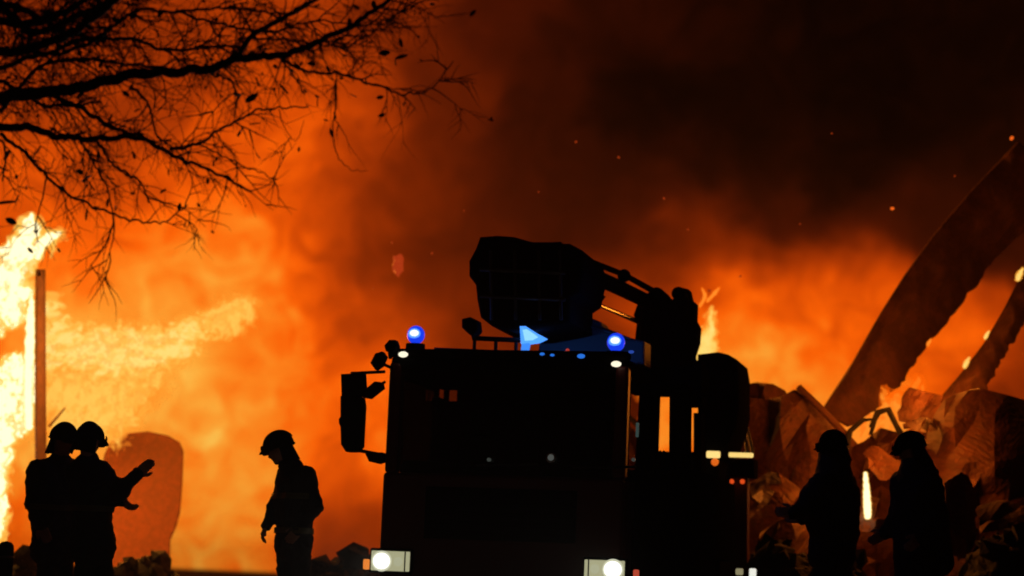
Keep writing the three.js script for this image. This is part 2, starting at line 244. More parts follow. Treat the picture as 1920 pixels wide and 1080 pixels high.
heap('rubble_heap', [[190, 1120], [222, 1062], [250, 1046], [285, 1044], [312, 1062], [335, 1125]], 34, 0.7, M.rubble, 'low dark rubble mound at the foot of the burnt skip', 3, 18);
heap('rubble_heap', [[-40, 1110], [10, 1062], [45, 1045], [75, 1048], [110, 1100]], 33, 0.7, M.rubble, 'low brown rubble mound at the bottom left corner beside the bollard', 4, 14);
heap('rubble_heap', [[590, 1160], [612, 1082], [632, 1062], [660, 1050], [700, 1056], [750, 1060], [830, 1170]], 27, 1.2, M.rubble, 'reddish rubble heap between the lone firefighter and the fire engine', 6, 60);
heap('rubble_heap', [[1790, 1160], [1822, 1050], [1850, 1012], [1882, 1002], [1930, 1006], [1990, 1020], [2060, 1170]], 24, 1.0, M.charred, 'black rounded heap at the bottom right corner', 7, 26);
heap('rubble_heap', [[1400, 1170], [1420, 1040], [1460, 1022], [1500, 1050], [1560, 1045], [1600, 1060], [1640, 1170]], 25, 0.8, M.charred, 'dark broken rubble at the feet of the right hand firefighters', 8, 60);
{
  const d = 21, t = new THREE.Group(); t.position.copy(onGround(6, d)); const h = at(6, 1014, d).y, r = 15 * d / FPX;
  part(new THREE.LatheGeometry([[0.001, h], [r * 0.6, h - 0.012], [r * 0.92, h - 0.04], [r, h - 0.09], [r, 0.05], [r * 1.15, 0.04], [r * 1.15, 0]].reverse().map((p) => new THREE.Vector2(...p)), 28), M.dark, 'post', t);
  const ring = new THREE.TorusGeometry(r, 0.012, 6, 28); ring.rotateX(Math.PI / 2); ring.translate(0, h - 0.16, 0); part(ring, M.steel, 'collar', t);
  top(t, 'bollard', 'black round topped bollard at the bottom left corner', 'bollard');
}

// ---------------------------------------------------------------- collapsed sheet metal at the right
function sheet(topPx, botPx, depth, { rag = 0, nu = 10, nv = 14, thick = 0.03, fold = 0.25, seed = 1, f = 1 } = {}) {
  const side = [[], []];
  for (let s = 0; s < 2; s++) for (let j = 0; j <= nv; j++) for (let i = 0; i <= nu; i++) {
    const u = i / nu, v = j / nv, a = poly(topPx, u), b = poly(botPx, u), jag = rag * (noise(u * 9, seed, 1) + 0.7 * noise(u * 31, seed, 4)); b[0] += jag; b[1] += jag * 0.8; const px = lerp(a[0], b[0], v), py = lerp(a[1], b[1], v);
    const n1 = noise(px * 0.008 * f + seed, py * 0.006 * f, seed * 3.3), n2 = noise(px * 0.019 * f, py * 0.014 * f + seed, 2.2), n3 = noise(px * 0.05 * f, py * 0.04 * f, seed);
    const crumple = (0.5 - Math.abs(n1)) * 1.2 + (0.4 - Math.abs(n2)) * 0.6 + n3 * 0.1;   // sharp creases
    side[s].push(at(px + (nu < 40 ? 11 * noise(i * 1.7, j * 1.9, seed) * (j && j < nv ? 1 : 0) : 0), py + (nu < 40 ? 11 * noise(i * 1.3, j * 1.6, seed + 5) * (j && j < nv ? 1 : 0) : 0), depth(u, v) - crumple * fold).addScaledVector(fwd, s * thick));
  }
  const pos = [], uv = [], idx = [], n = (nu + 1) * (nv + 1), id = (s, i, j) => s * n + j * (nu + 1) + i;
  for (let s = 0; s < 2; s++) side[s].forEach((p, k) => { pos.push(p.x, p.y, p.z); uv.push(p.x / 1.5, p.y / 1.5); });
  for (let j = 0; j < nv; j++) for (let i = 0; i < nu; i++) { idx.push(id(0, i, j), id(0, i, j + 1), id(0, i + 1, j), id(0, i + 1, j), id(0, i, j + 1), id(0, i + 1, j + 1)); idx.push(id(1, i, j), id(1, i + 1, j), id(1, i, j + 1), id(1, i + 1, j), id(1, i + 1, j + 1), id(1, i, j + 1)); }
  const edge = (i, j, k, l) => idx.push(id(0, i, j), id(0, k, l), id(1, i, j), id(1, i, j), id(0, k, l), id(1, k, l));
  for (let i = 0; i < nu; i++) { edge(i, 0, i + 1, 0); edge(i + 1, nv, i, nv); }
  for (let j = 0; j < nv; j++) { edge(0, j + 1, 0, j); edge(nu, j, nu, j + 1); }
  const g = new THREE.BufferGeometry(); g.setAttribute('position', new THREE.Float32BufferAttribute(pos, 3)); g.setAttribute('uv', new THREE.Float32BufferAttribute(uv, 2)); g.setIndex(idx); g.computeVertexNormals();
  return g;
}
function wreck(name, geo, label, extra) {
  geo.computeBoundingBox(); const c = geo.boundingBox.getCenter(V(0, 0, 0)); c.y = Math.max(0, geo.boundingBox.min.y); geo.translate(-c.x, -c.y, -c.z);
  const t = new THREE.Group(); t.position.copy(c); if (!/panel/.test(name)) geo = toCreasedNormals(geo, 0.6); part(geo, /panel/.test(name) ? M.rust : M.sheetMetal, 'panel', t); extra?.(t, (x, y, d) => at(x, y, d).sub(c)); return top(t, name, label, 'wreckage');
}
wreck('crumpled_sheet', sheet([[1380, 735], [1425, 752], [1462, 745], [1496, 727], [1530, 752], [1556, 778], [1590, 812], [1625, 850]], [[1380, 1190], [1440, 1185], [1480, 1180], [1510, 1185], [1540, 1185], [1580, 1190], [1620, 1190], [1650, 1190]], (u, v) => 29 - 1.1 * v - 0.5 * Math.sin(u * 3.1), { seed: 2, fold: 0.2 }), 'pointed crumpled metal sheet right beside the fire engine', (t, L) => part(tube(smoothPath([L(1497, 726, 28.4), L(1545, 772, 28.2), L(1592, 822, 28.2)], 10), Array(11).fill(0.05), 6), M.rust, 'bent_edge', t));
wreck('crumpled_sheet', sheet([[1385, 722], [1420, 717], [1450, 720], [1472, 732], [1486, 756]], [[1385, 900], [1420, 900], [1450, 900], [1475, 900], [1500, 900]], (u, v) => 31.5 - 0.4 * v, { seed: 5, fold: 0.25, nu: 8, nv: 8 }), 'curved orange lit sheet top showing behind the pointed sheet');
wreck('fallen_roof_panel', sheet([[1540, 772], [1598, 682], [1650, 590], [1698, 514], [1752, 440], [1818, 362], [1910, 265]], [[1588, 800], [1648, 765], [1690, 715], [1745, 640], [1800, 575], [1860, 495], [2000, 350]], (u, v) => 30.5 + u * 5 - Math.sin(v * 3.14) * 0.25, { seed: 7, fold: 0.2, f: 0.7, thick: 0.08, rag: 3.5, nu: 70, nv: 40 }), 'long dark roof panel leaning steeply up to the right, the larger of two');
wreck('fallen_roof_panel', sheet([[1742, 772], [1800, 705], [1846, 645], [1884, 580], [1918, 512], [1990, 400]], [[1800, 780], [1850, 730], [1872, 690], [1905, 630], [1950, 560], [2040, 430]], (u, v) => 30 + u * 3 - Math.sin(v * 3.14) * 0.2, { seed: 9, fold: 0.2, f: 0.8, thick: 0.08, rag: 3, nu: 70, nv: 40 }), 'narrower dark roof panel leaning up out of the right edge');
wreck('crumpled_sheet', sheet([[1706, 726], [1735, 734], [1768, 742]], [[1686, 790], [1728, 800], [1766, 806]], (u, v) => 29.5 - 0.3 * v, { seed: 11, fold: 0.12, nu: 5, nv: 5 }), 'small square panel sticking up between the two leaning roof panels');
wreck('crumpled_sheet', sheet([[1742, 800], [1766, 752], [1800, 736], [1838, 728], [1880, 738], [1930, 752], [2000, 775]], [[1730, 1190], [1770, 1190], [1800, 1190], [1840, 1190], [1890, 1190], [1940, 1190], [2010, 1190]], (u, v) => 28.2 - 1.3 * Math.sin(v * 2) - 0.8 * Math.sin(u * 2.6), { seed: 13, fold: 0.24 }), 'big bulging dark metal sheet at the right edge');
wreck('crumpled_sheet', sheet([[1588, 842], [1620, 828], [1652, 802], [1688, 812], [1720, 800], [1752, 790]], [[1580, 1190], [1620, 1190], [1650, 1190], [1690, 1190], [1720, 1190], [1760, 1190]], (u, v) => 28.8 - 0.6 * v, { seed: 15, fold: 0.35 }), 'dark ragged sheet below the glowing hollow');
// loose torn plates lying against the wreck
for (const [a, b, d, seed, l] of [
  [[[1425, 1000], [1470, 968], [1522, 985]], [[1435, 1052], [1490, 1046], [1535, 1040]], 26.4, 41, 'torn plate lying low against the pointed crumpled sheet'],
  [[[1408, 905], [1450, 880], [1500, 915]], [[1420, 950], [1462, 945], [1490, 962]], 27, 42, 'torn plate hanging halfway up the pointed crumpled sheet'],
  [[[1618, 850], [1640, 832], [1680, 862]], [[1632, 880], [1655, 905], [1692, 885]], 27.2, 43, 'small torn plate just above the narrow white flame'],
  [[[1600, 905], [1618, 925], [1650, 935]], [[1590, 985], [1625, 1000], [1640, 990]], 27.6, 44, 'torn plate around the foot of the narrow white flame'],
  [[[1770, 905], [1810, 880], [1838, 940]], [[1780, 1040], [1815, 1050], [1830, 1010]], 25.8, 45, 'upright torn plate against the big bulging sheet'],
  [[[1832, 950], [1880, 935], [1940, 955]], [[1838, 1000], [1885, 992], [1950, 1000]], 25.6, 46, 'flat torn plate above the black rounded heap'],
  [[[1700, 792], [1735, 780], [1756, 795]], [[1712, 806], [1740, 812], [1752, 806]], 27.6, 47, 'bright lit scrap of sheet at the right of the glowing hollow'],
]) wreck('torn_plate', sheet(a, b, (u, v) => d - 0.5 * v + 0.35 * (u - 0.5) * Math.sin(seed), { seed, fold: 0.16, nu: 5, nv: 4, thick: 0.02 }), l);
{
  const t = new THREE.Group(); t.position.copy(onGround(1640, 28.4)); const L = (x, y, d = 28) => at(x, y, d).sub(t.position);
  part(tube([L(1585, 850), L(1594, 808), L(1618, 788), L(1641, 786), L(1632, 816)], [0.05, 0.04, 0.035, 0.04, 0.03], 5), M.charred, 'bent_bar', t);
  part(tube([L(1632, 802), L(1646, 773), L(1665, 768), L(1680, 798), L(1696, 828)], [0.03, 0.05, 0.05, 0.04, 0.06], 5), M.charred, 'bent_bar', t);
  part(tube([L(1694, 800), L(1735, 792), L(1752, 788)], [0.04, 0.04, 0.03], 6), M.rust, 'bent_bar', t);
  top(t, 'twisted_bars', 'black twisted bars arching across the glowing hollow', 'wreckage');
}

// ---------------------------------------------------------------- embers
{
  const g = new THREE.IcosahedronGeometry(1, 1), em = glow(0.9, 0.12, 0.01), dim = glow(0.28, 0.025, 0.004);
  const scrap = new THREE.IcosahedronGeometry(1, 3), a = scrap.attributes.position; for (let i = 0; i < a.count; i++) { const x = a.getX(i), y = a.getY(i), z = a.getZ(i), k = 1 + 0.35 * noise(x * 1.5, y * 1.5, z * 1.5); a.setXYZ(i, x * k * 0.09, y * k * 0.17, z * k * 0.09); } scrap.computeVertexNormals();
  const s = new THREE.Mesh(scrap, glow(0.4, 0.035, 0.006)); s.position.copy(at(746, 496, 34)); top(s, 'burning_scrap', 'larger red glowing scrap floating left of the rescue cage', 'ember');
  for (const [x, y, r] of [[1897, 259, 5], [1673, 391, 4.5], [1080, 266, 3], [1160, 295, 3], [1245, 372, 3], [735, 455, 3], [1388, 518, 3], [1010, 360, 2], [1500, 420, 2], [810, 475, 3], [870, 395, 2], [1290, 430, 2.5], [700, 540, 2], [1560, 250, 2], [1790, 330, 2], [1330, 545, 3.5]]) { const m = new THREE.Mesh(g, r > 4 ? em : dim); m.scale.set(r * 20 / FPX, r * 27 / FPX, r * 20 / FPX); m.rotation.z = x; m.position.copy(at(x, y, 30)); r > 4 ? top(m, 'ember', x > 1800 ? 'brighter red ember high at the right edge, the uppermost of the bright two' : 'brighter red ember in dark smoke above the large leaning roof panel', 'ember') : top(m, 'ember', 'tiny dim red ember drifting in the dark smoke', 'ember', 'embers drifting in the smoke'); }
}

// ---------------------------------------------------------------- the bare tree at the left
{
  const R = rng(31), t = new THREE.Group(), D = 9.5; t.position.copy(onGround(-560, D)); const base = t.position.clone();
  const L = (x, y, dz = 0) => at(x, y, D + dz).sub(base), S = D / FPX;
  part(tube(smoothPath([V(0, -0.1, 0), V(0.05, 0.8, 0), V(0.0, 2.2, 0.05), V(0.12, 3.6, 0), V(0.1, 5.5, -0.1), V(0.3, 7.5, 0)], 24), Array.from({ length: 25 }, (_, i) => 0.26 - 0.008 * i + (i < 2 ? 0.08 : 0)), 12), M.bark, 'trunk', t);
  const twigs = [], tips = [];
  const hang = (p, dir, len, r, depth) => {
    const pts = [p.clone()], n = 6; let d = dir.clone().normalize();
    for (let i = 0; i < n; i++) { d.add(V((R() - 0.5) * 0.5, (R() - 0.5) * 0.4 - 0.07, (R() - 0.5) * 0.5)).normalize(); pts.push(pts[i].clone().addScaledVector(d, len / n)); }
    twigs.push(tube(pts, pts.map((_, i) => r * (1 - 0.75 * i / n)), 4, false));
    tips.push(pts[n], pts[3]);
    if (depth > 0) for (let k = 0; k < 3; k++) { const i = 1 + Math.floor(R() * (n - 1)), side = pts[i + 1 > n ? n : i + 1].clone().sub(pts[i]).applyAxisAngle(fwd, (R() < 0.5 ? -1 : 1) * (0.4 + R() * 0.7)); hang(pts[i], side, len * (0.4 + R() * 0.4), r * 0.65, depth - 1); }
  };
  const limb = (px, w0, w1, dz0 = 0, dz1 = 0, density = 1) => {
    const ctrl = px.map(([x, y], i) => L(x, y, lerp(dz0, dz1, i / (px.length - 1)))), N = px.length * 6, P = smoothPath(ctrl, N);
    P.forEach((p, i) => { if (i && i < N) p.addScaledVector(V(0, 1, 0), 0.012 * noise(p.x * 3, p.y * 3, i * 0.4)); });
    part(tube(P, P.map((_, i) => lerp(w0, w1, (i / N) ** 0.8) * 0.98 * S / 2), 7), M.bark, 'branch', t);
    const total = P.reduce((a, p, i) => a + (i ? p.distanceTo(P[i - 1]) : 0), 0), count = Math.round(total / 0.042 * density);
    for (let k = 0; k < count; k++) {
      const u = 0.08 + 0.92 * R(), i = Math.min(N - 1, Math.floor(u * N)), dir = P[i + 1].clone().sub(P[i]).normalize().applyAxisAngle(fwd, (R() < 0.5 ? -1 : 1) * (0.35 + R() * 0.8)).add(V(0, 0, (R() - 0.5) * 0.9));
      hang(P[i], dir, 0.1 + R() * 0.22, (1.8 + R() * 2.2) * S / 2, R() < 0.75 ? 1 : 2);
    }
  };
  limb([[-560, 420], [-300, 250], [-60, 186], [0, 181], [80, 172], [160, 162], [240, 141], [330, 134], [400, 127], [450, 109], [520, 105], [590, 80], [650, 52], [705, 15], [770, -30]], 34, 8, 0, -0.3);
  limb([[440, 110], [478, 64], [540, 30], [575, 8], [640, -30]], 13, 7, -0.15, -0.5, 0.9);
  limb([[522, 105], [570, 131], [640, 139], [700, 157], [760, 176], [810, 164], [850, 115]], 8, 2.2, -0.2, 0.2, 0.55);
  limb([[700, 157], [745, 166], [800, 172]], 3, 2, 0, 0.1, 0.4);
  limb([[-300, 250], [-120, 250], [0, 236], [60, 240], [110, 255], [165, 261], [240, 257], [300, 276], [340, 300], [400, 321], [472, 360]], 22, 5, 0.2, 0, 0.75);
  limb([[85, 172], [150, 202], [220, 240], [292, 268]], 11, 7, 0.1, 0.1, 0.8);
  limb([[318, 279], [362, 272], [420, 240], [470, 212], [520, 202], [578, 200]], 8, 3, 0.05, 0.3, 0.6);
  limb([[372, 272], [430, 297], [480, 322], [520, 335]], 4, 2, 0.1, 0.2, 0.4);
  limb([[0, 250], [40, 282], [80, 322], [140, 370], [210, 400], [270, 416], [312, 413], [352, 384]], 9, 2.5, 0.1, 0.3, 0.45);
  limb([[150, 262], [172, 300], [196, 340], [212, 398]], 6, 3, 0.1, 0.3, 0.7);
  limb([[180, 262], [215, 310], [262, 340], [280, 380]], 7, 3, 0.1, 0.2, 0.7);
  limb([[245, 160], [275, 190], [290, 240], [305, 275]], 7, 3, 0, 0.1, 0.6);
  limb([[395, 140], [430, 150], [445, 180], [440, 215]], 6, 2.5, -0.1, 0.1, 0.5);
  limb([[525, 108], [550, 140], [572, 178]], 5, 2.5, -0.1, 0.1, 0.8);
  limb([[-300, 150], [-80, 70], [0, 98], [60, 92], [130, 62], [210, 5], [270, -40]], 26, 12, -0.3, -0.6, 1.9);
  limb([[-200, 60], [-20, 10], [60, 60], [150, 30], [250, -20]], 22, 9, 0.2, 0.1, 2);
  limb([[-150, 140], [-10, 150], [60, 190], [120, 200], [190, 190]], 12, 5, 0.2, 0.1, 1.6);
  limb([[-100, -20], [40, 15], [120, 60], [200, 75]], 18, 7, 0.1, 0.1, 2);
  limb([[-300, 120], [-60, 40], [40, 45], [110, 30], [170, -10]], 24, 10, 0.3, 0, 2);
  limb([[-200, 200], [0, 126], [80, 101], [160, 76], [240, 72], [320, 94], [400, 86], [462, 90]], 12, 5, 0.4, 0.3, 1.2);
  limb([[60, 100], [150, 90], [250, 24], [330, 22], [420, 14], [520, 26], [600, 8]], 9, 4, -0.2, -0.3, 1.3);
  limb([[0, 210], [70, 130], [140, 110], [230, 118], [330, 130]], 9, 5, 0.3, 0.2, 1.1);
  limb([[-60, 250], [0, 262], [10, 300], [4, 340]], 8, 3, 0.1, 0.2, 0.8);
  limb([[470, 70], [560, 75], [640, 88], [700, 60], [745, 40]], 6, 2.5, -0.4, -0.3, 0.9);
  limb([[330, 20], [420, 48], [500, 60], [590, 40], [690, 45], [780, 12]], 6, 2.5, 0.3, 0.3, 1.0);
  limb([[88, 325], [80, 370], [68, 412], [64, 435]], 4, 1.6, 0.2, 0.3, 0.35);
  limb([[212, 402], [214, 436], [206, 470], [192, 515]], 4.5, 1, 0.2, 0.3, 0.45);
  limb([[630, 150], [630, 200], [624, 240], [632, 290], [655, 315], [690, 320]], 4, 1.2, 0.1, 0.2, 0.06);
  limb([[522, 205], [535, 245], [556, 262], [570, 225]], 2.4, 1.2, 0.2, 0.2, 0.2);
  const tw = part(mergeGeometries(twigs), M.bark, 'twig', t); tw.userData.kind = 'stuff';
  // leaves: small curved blades
  const lg = new THREE.PlaneGeometry(1, 0.55, 4, 2), p = lg.attributes.position;
  for (let i = 0; i < p.count; i++) { const x = p.getX(i), y = p.getY(i); p.setXYZ(i, x, y * (1 - (2 * x) ** 2 * 0.85), 0.22 * x * x + Math.abs(y) * 0.35); } lg.computeVertexNormals();
  const leaf = (q, s) => { const m = part(lg, M.leaf, 'leaf', t); m.position.copy(q); m.scale.setScalar(s); m.rotation.set(R() * 3, R() * 3, R() * 6); };
  for (const [x, y, s] of [[160, 332, 26], [186, 330, 20], [170, 350, 18], [10, 376, 28], [30, 372, 18], [20, 414, 18], [444, 180, 20], [471, 182, 22], [481, 154, 16], [478, 230, 16], [446, 250, 18], [530, 168, 20], [594, 190, 16], [570, 172, 14], [662, 180, 12], [626, 216, 18], [620, 250, 14], [684, 154, 20], [712, 183, 12], [720, 100, 18], [752, 104, 20], [750, 80, 16], [680, 78, 16], [740, 118, 14], [160, 402, 18], [190, 520, 10], [72, 512, 12], [56, 470, 12], [10, 290, 22], [0, 316, 24], [500, 90, 14], [150, 320, 18], [200, 380, 14], [275, 350, 12], [655, 48, 14], [790, 20, 14], [810, 6, 14], [700, 10, 16], [560, 280, 8]]) leaf(L(x, y, 0.25), s * S * 1.35);
  for (let i = 0; i < 235; i++) { const q = tips[Math.floor(R() * tips.length)], w = q.clone().add(base); leaf(q, (8 + R() * 12) * S); }
  top(t, 'bare_tree', 'bare tree with long twiggy branches reaching in over the upper left', 'tree');
}

// ---------------------------------------------------------------- the fire engine
{
  const yaw = -14 * Math.PI / 180, t = new THREE.Group(), o = at(937, 1000, 20); t.position.set(o.x, 0, o.z); t.rotation.y = yaw; t.updateMatrixWorld(true);
  const nrm = V(0, 0, 1).applyAxisAngle(V(0, 1, 0), yaw);
  // the truck's own coordinates of the point where the sight line of a photograph pixel meets the truck's cross plane z
  const at2 = (px, py, z) => { const d = ray(px, py), q = V(0, 0, z).applyMatrix4(t.matrixWorld), k = q.sub(camera.position).dot(nrm) / d.dot(nrm); return t.worldToLocal(d.multiplyScalar(k).add(camera.position)); };
  const ext = (px, z0, z1, bevel = 0.02) => {                          // an outline in the cross plane z0, carried back to z1
    const s = new THREE.Shape(px.map(([x, y]) => { const q = at2(x, y, z0); return new THREE.Vector2(q.x, q.y); }));
    const g = new THREE.ExtrudeGeometry(s, { depth: z0 - z1 - 2 * bevel, bevelEnabled: bevel > 0, bevelSize: bevel * 0.6, bevelThickness: bevel, bevelSegments: 2, steps: 1 }); g.translate(0, 0, z1 + bevel); return g;
  };
  const rb = (w, h, d, x, y, z, r = 0.02, rx = 0, ry = 0, rz = 0) => { const g = new RoundedBoxGeometry(w, h, d, 2, Math.min(r, w / 2.1, h / 2.1, d / 2.1)); g.rotateX(rx); g.rotateY(ry); g.rotateZ(rz); g.translate(x, y, z); return g; };
  const cyl = (r0, r1, h, x, y, z, seg = 20, rx = 0, rz = 0) => { const g = new THREE.CylinderGeometry(r0, r1, h, seg); g.rotateX(rx); g.rotateZ(rz); g.translate(x, y, z); return g; };
  const rod = (a, b, r0, r1 = r0, seg = 8) => tube([a, a.clone().lerp(b, 0.5), b], [r0, (r0 + r1) / 2, r1], seg);
  const W = 1.2, roofY = at2(950, 664, 0).y, sillY = 1.62;
  // cab: shell of panels round an empty interior
  const cab = part(rb(2 * W, 1.14, 0.08, 0, 1.05, -0.02, 0.04), M.red, 'cab', t);
  part(rb(2 * W, 0.2, 1.8, 0, roofY - 0.1, -0.92, 0.08), M.dark, 'roof', cab);
  for (const s of [-1, 1]) { part(rb(0.13, roofY - sillY - 0.08, 0.16, s * (W - 0.065), (roofY - 0.1 + sillY) / 2, -0.09, 0.04), M.red, 'pillar', cab); }
  part(new THREE.PlaneGeometry(2 * W - 0.24, roofY - sillY - 0.16).translate(0, (roofY - 0.16 + sillY) / 2, -0.03), M.glass, 'windscreen', cab);
  part(rb(2 * W - 0.2, 0.5, 0.5, 0, 1.5, -0.4, 0.08), M.dark, 'dashboard', cab);
  for (const x of [-0.62, 0.0, 0.62]) part(mergeGeometries([rb(0.5, 0.75, 0.14, x, 1.72, -1.5, 0.06), rb(0.26, 0.24, 0.1, x, 2.2, -1.52, 0.05)]), M.dark, 'seat', cab);
  { const wheel = new THREE.TorusGeometry(0.21, 0.018, 8, 28); wheel.rotateX(-0.9); wheel.translate(0.6, 1.72, -0.75); part(wheel, M.dark, 'steering_wheel', cab); }
  // rear bulkhead with two small windows
  {
    const e = [[820, 832], [843, 857]].map(([x0, x1]) => [at2(x0, 718, -1.85), at2(x1, 752, -1.85)]), y1 = e[0][0].y, y0 = e[0][1].y, yt = roofY - 0.12, slab = (xa, xb, ya, yb) => rb(xb - xa, yb - ya, 0.04, (xa + xb) / 2, (ya + yb) / 2, -1.85, 0.003);
    part(mergeGeometries([slab(-W, W, 0.6, y0), slab(-W, W, y1, yt), slab(-W, e[0][0].x, y0, y1), slab(e[0][1].x, e[1][0].x, y0, y1), slab(e[1][1].x, W, y0, y1)]), M.dark, 'rear_wall', cab);
    for (const s of [-1, 1]) part(rb(0.06, y0 - sillY + 0.05, 0.26, s * (W - 0.035), (y0 + sillY) / 2, -1.74, 0.01), M.dark, 'pillar', cab);
    const a = at2(814, 718, -1.85), b = at2(852, 752, -1.85); part(new THREE.PlaneGeometry(Math.abs(b.x - a.x) + 0.04, Math.abs(a.y - b.y) + 0.04).translate((a.x + b.x) / 2, (a.y + b.y) / 2, -1.88), M.glass, 'rear_window', cab);
  }
  for (const s of [-1, 1]) {
    const door = part(rb(0.06, 1.1, 1.5, s * (W - 0.03), 1.06, -0.92, 0.03), M.red, 'door', t);
    part(mergeGeometries([rb(0.05, 0.06, 1.5, s * (W - 0.03), roofY - 0.2, -0.92, 0.02), rb(0.05, roofY - sillY - 0.1, 0.07, s * (W - 0.03), (roofY - 0.1 + sillY) / 2, -0.2, 0.02)]), M.dark, 'window_frame', door);
    part(new THREE.PlaneGeometry(1.46, roofY - sillY - 0.2).rotateY(Math.PI / 2).translate(s * (W - 0.03), (roofY - 0.14 + sillY) / 2, -0.94), M.tint, 'window', door);
    part(rb(0.03, 0.05, 0.18, s * (W + 0.012), 1.42, -1.5, 0.01), M.dark, 'handle', door);
  }
  part(rb(2 * W + 0.06, 0.34, 0.24, 0, 0.36, 0.06, 0.07), M.dark, 'bumper', t);
  const grille = part(rb(1.5, 0.5, 0.03, 0, 1.24, 0.025, 0.01), M.dark, 'grille', t);
  for (let i = 0; i < 5; i++) part(rb(1.46, 0.035, 0.03, 0, 1.05 + i * 0.095, 0.055, 0.01), M.dark, 'slat', grille);
  for (const s of [-0.5, 0.45]) { const w = part(rod(V(s, 1.64, 0.05), V(s + 0.5, 1.7, 0.03), 0.014), M.dark, 'wiper', t); part(rb(0.62, 0.025, 0.02, s + 0.55, 1.72, 0.02, 0.008, 0, 0, 0.05), M.rubber, 'blade', w); }
  const em = at2(1033, 858, 0.05), badge = new THREE.TorusGeometry(0.04, 0.012, 8, 24); badge.translate(em.x, em.y, 0.05); part(badge, M.chrome, 'badge', t);
  for (const x of [917, 1188]) { const q = at2(x, 862, 0.03); part(cyl(0.018, 0.018, 0.03, q.x, q.y, 0.035, 12, Math.PI / 2), glow(0.035, 0.04, 0.035), 'painted_glint', t); }  // reflected glints on the cab front, here and below, painted as dim glow
  part(cyl(0.03, 0.03, 0.012, em.x, em.y, 0.05, 16, Math.PI / 2), glow(0.06, 0.065, 0.06), 'painted_glint', t);
  { const q = at2(1195, 806, 0.03); part(rb(0.03, 0.14, 0.02, q.x, q.y, 0.03, 0.01), glow(0.03, 0.05, 0.045), 'painted_glint', t); }  // greenish reflection painted as a glowing strip
  part(rb(2 * W + 0.02, 0.09, 0.12, 0, roofY + 0.0, -0.06, 0.04), M.dark, 'sun_visor', t);

  // headlights
  const spot = (q, s) => { const l = new THREE.SpotLight(new THREE.Color(1, 0.97, 0.88), 60, 0, 0.42, 0.7); l.position.copy(q.clone().setZ(0.16).applyMatrix4(t.matrixWorld)); const g = q.clone().add(V(0, -0.9, 9)).applyMatrix4(t.matrixWorld); l.target.position.copy(g); l.castShadow = true; l.shadow.radius = 4; l.name = 'headlight'; scene.add(l, l.target); };
  for (const [x0, x1, y0, y1, lx, ly] of [[697, 769, 1030, 1074, 717, 1052], [1096, 1172, 1047, 1090, 1150, 1068]]) {
    const a = at2(x0, y0, 0.06), b = at2(x1, y1, 0.06), c = at2(lx, ly, 0.06), cx = (a.x + b.x) / 2, cy = (a.y + b.y) / 2, w = b.x - a.x, h = a.y - b.y;
    const hl = part(rb(w + 0.03, h + 0.03, 0.09, cx, cy, 0.03, 0.02), M.dark, 'headlight', t);
    part(rb(w - 0.01, h - 0.02, 0.02, cx, cy, 0.075, 0.01), glow(0.38, 0.37, 0.22), 'reflector', hl);
    part(cyl(0.1, 0.1, 0.02, c.x, c.y, 0.08, 28, Math.PI / 2), glow(0.62, 0.62, 0.46), 'bowl', hl); part(new THREE.SphereGeometry(0.08, 24, 14).scale(1.1, 1, 0.35).translate(c.x, c.y, 0.085), glow(1.6, 1.6, 1.35), 'lamp', hl);
    const s = lx < 900 ? 1 : -1; part(cyl(0.045, 0.04, 0.02, c.x + s * 0.17, c.y, 0.09, 20, Math.PI / 2), glow(0.4, 0.4, 0.26), 'lamp_and_tape_glow', hl);
    part(rb(0.012, h * 0.9, 0.014, c.x + s * 0.235, cy, 0.088, 0.004), M.dark, 'divider', hl);
    spot(c, s);
  }
  for (const [x, y] of [[686, 1058], [1192, 1078]]) { const q = at2(x, y, 0); part(rb(0.045, 0.1, 0.1, q.x, q.y, -0.02, 0.015), glow(x < 900 ? 0.8 : 0.45, x < 900 ? 0.22 : 0.06, 0.03), 'indicator_lamp', t); }
  // marker lamps on the roof edge
  for (const [x, y] of [[757, 665], [1156, 683]]) { const q = at2(x, y, 0.03); part(new THREE.SphereGeometry(0.048, 16, 10).scale(1.05, 0.62, 0.5).translate(q.x, q.y, 0.05), glow(1.1, 1.0, 0.75), 'marker_lamp', t); }
  // blue beacons
  for (const [x, y] of [[780, 628], [1155, 642]]) {
    const q = at2(x, y, -0.25), b = part(cyl(0.095, 0.1, 0.08, q.x, q.y - 0.13, -0.25, 20), M.dark, 'beacon', t);
    part(cyl(0.06, 0.08, Math.max(0.05, q.y - 0.16 - roofY), q.x, (q.y - 0.16 + roofY) / 2, -0.25, 16), M.dark, 'base', b);
    const dome = new THREE.SphereGeometry(0.088, 24, 16); dome.scale(1, 1.05, 1); dome.translate(q.x, q.y, -0.25); part(dome, glow(0.008, 0.045, 0.85), 'dome', b);
    part(new THREE.SphereGeometry(0.062, 18, 12).scale(1.05, 0.9, 0.7).translate(q.x, q.y + 0.005, -0.195), glow(0.12, 0.38, 1.5), 'inner_glow', b); part(new THREE.SphereGeometry(0.036, 16, 12).scale(1.3, 0.9, 0.7).translate(q.x + 0.008, q.y + 0.008, -0.16), glow(1.1, 1.2, 1.6), 'bulb', b);
    const l = new THREE.PointLight(new THREE.Color(0.04, 0.2, 1), 0.3); l.position.copy(V(q.x, q.y + 0.02, -0.25).applyMatrix4(t.matrixWorld)); l.shadow.radius = 3; l.castShadow = true; l.name = 'beacon_light'; scene.add(l);
  }
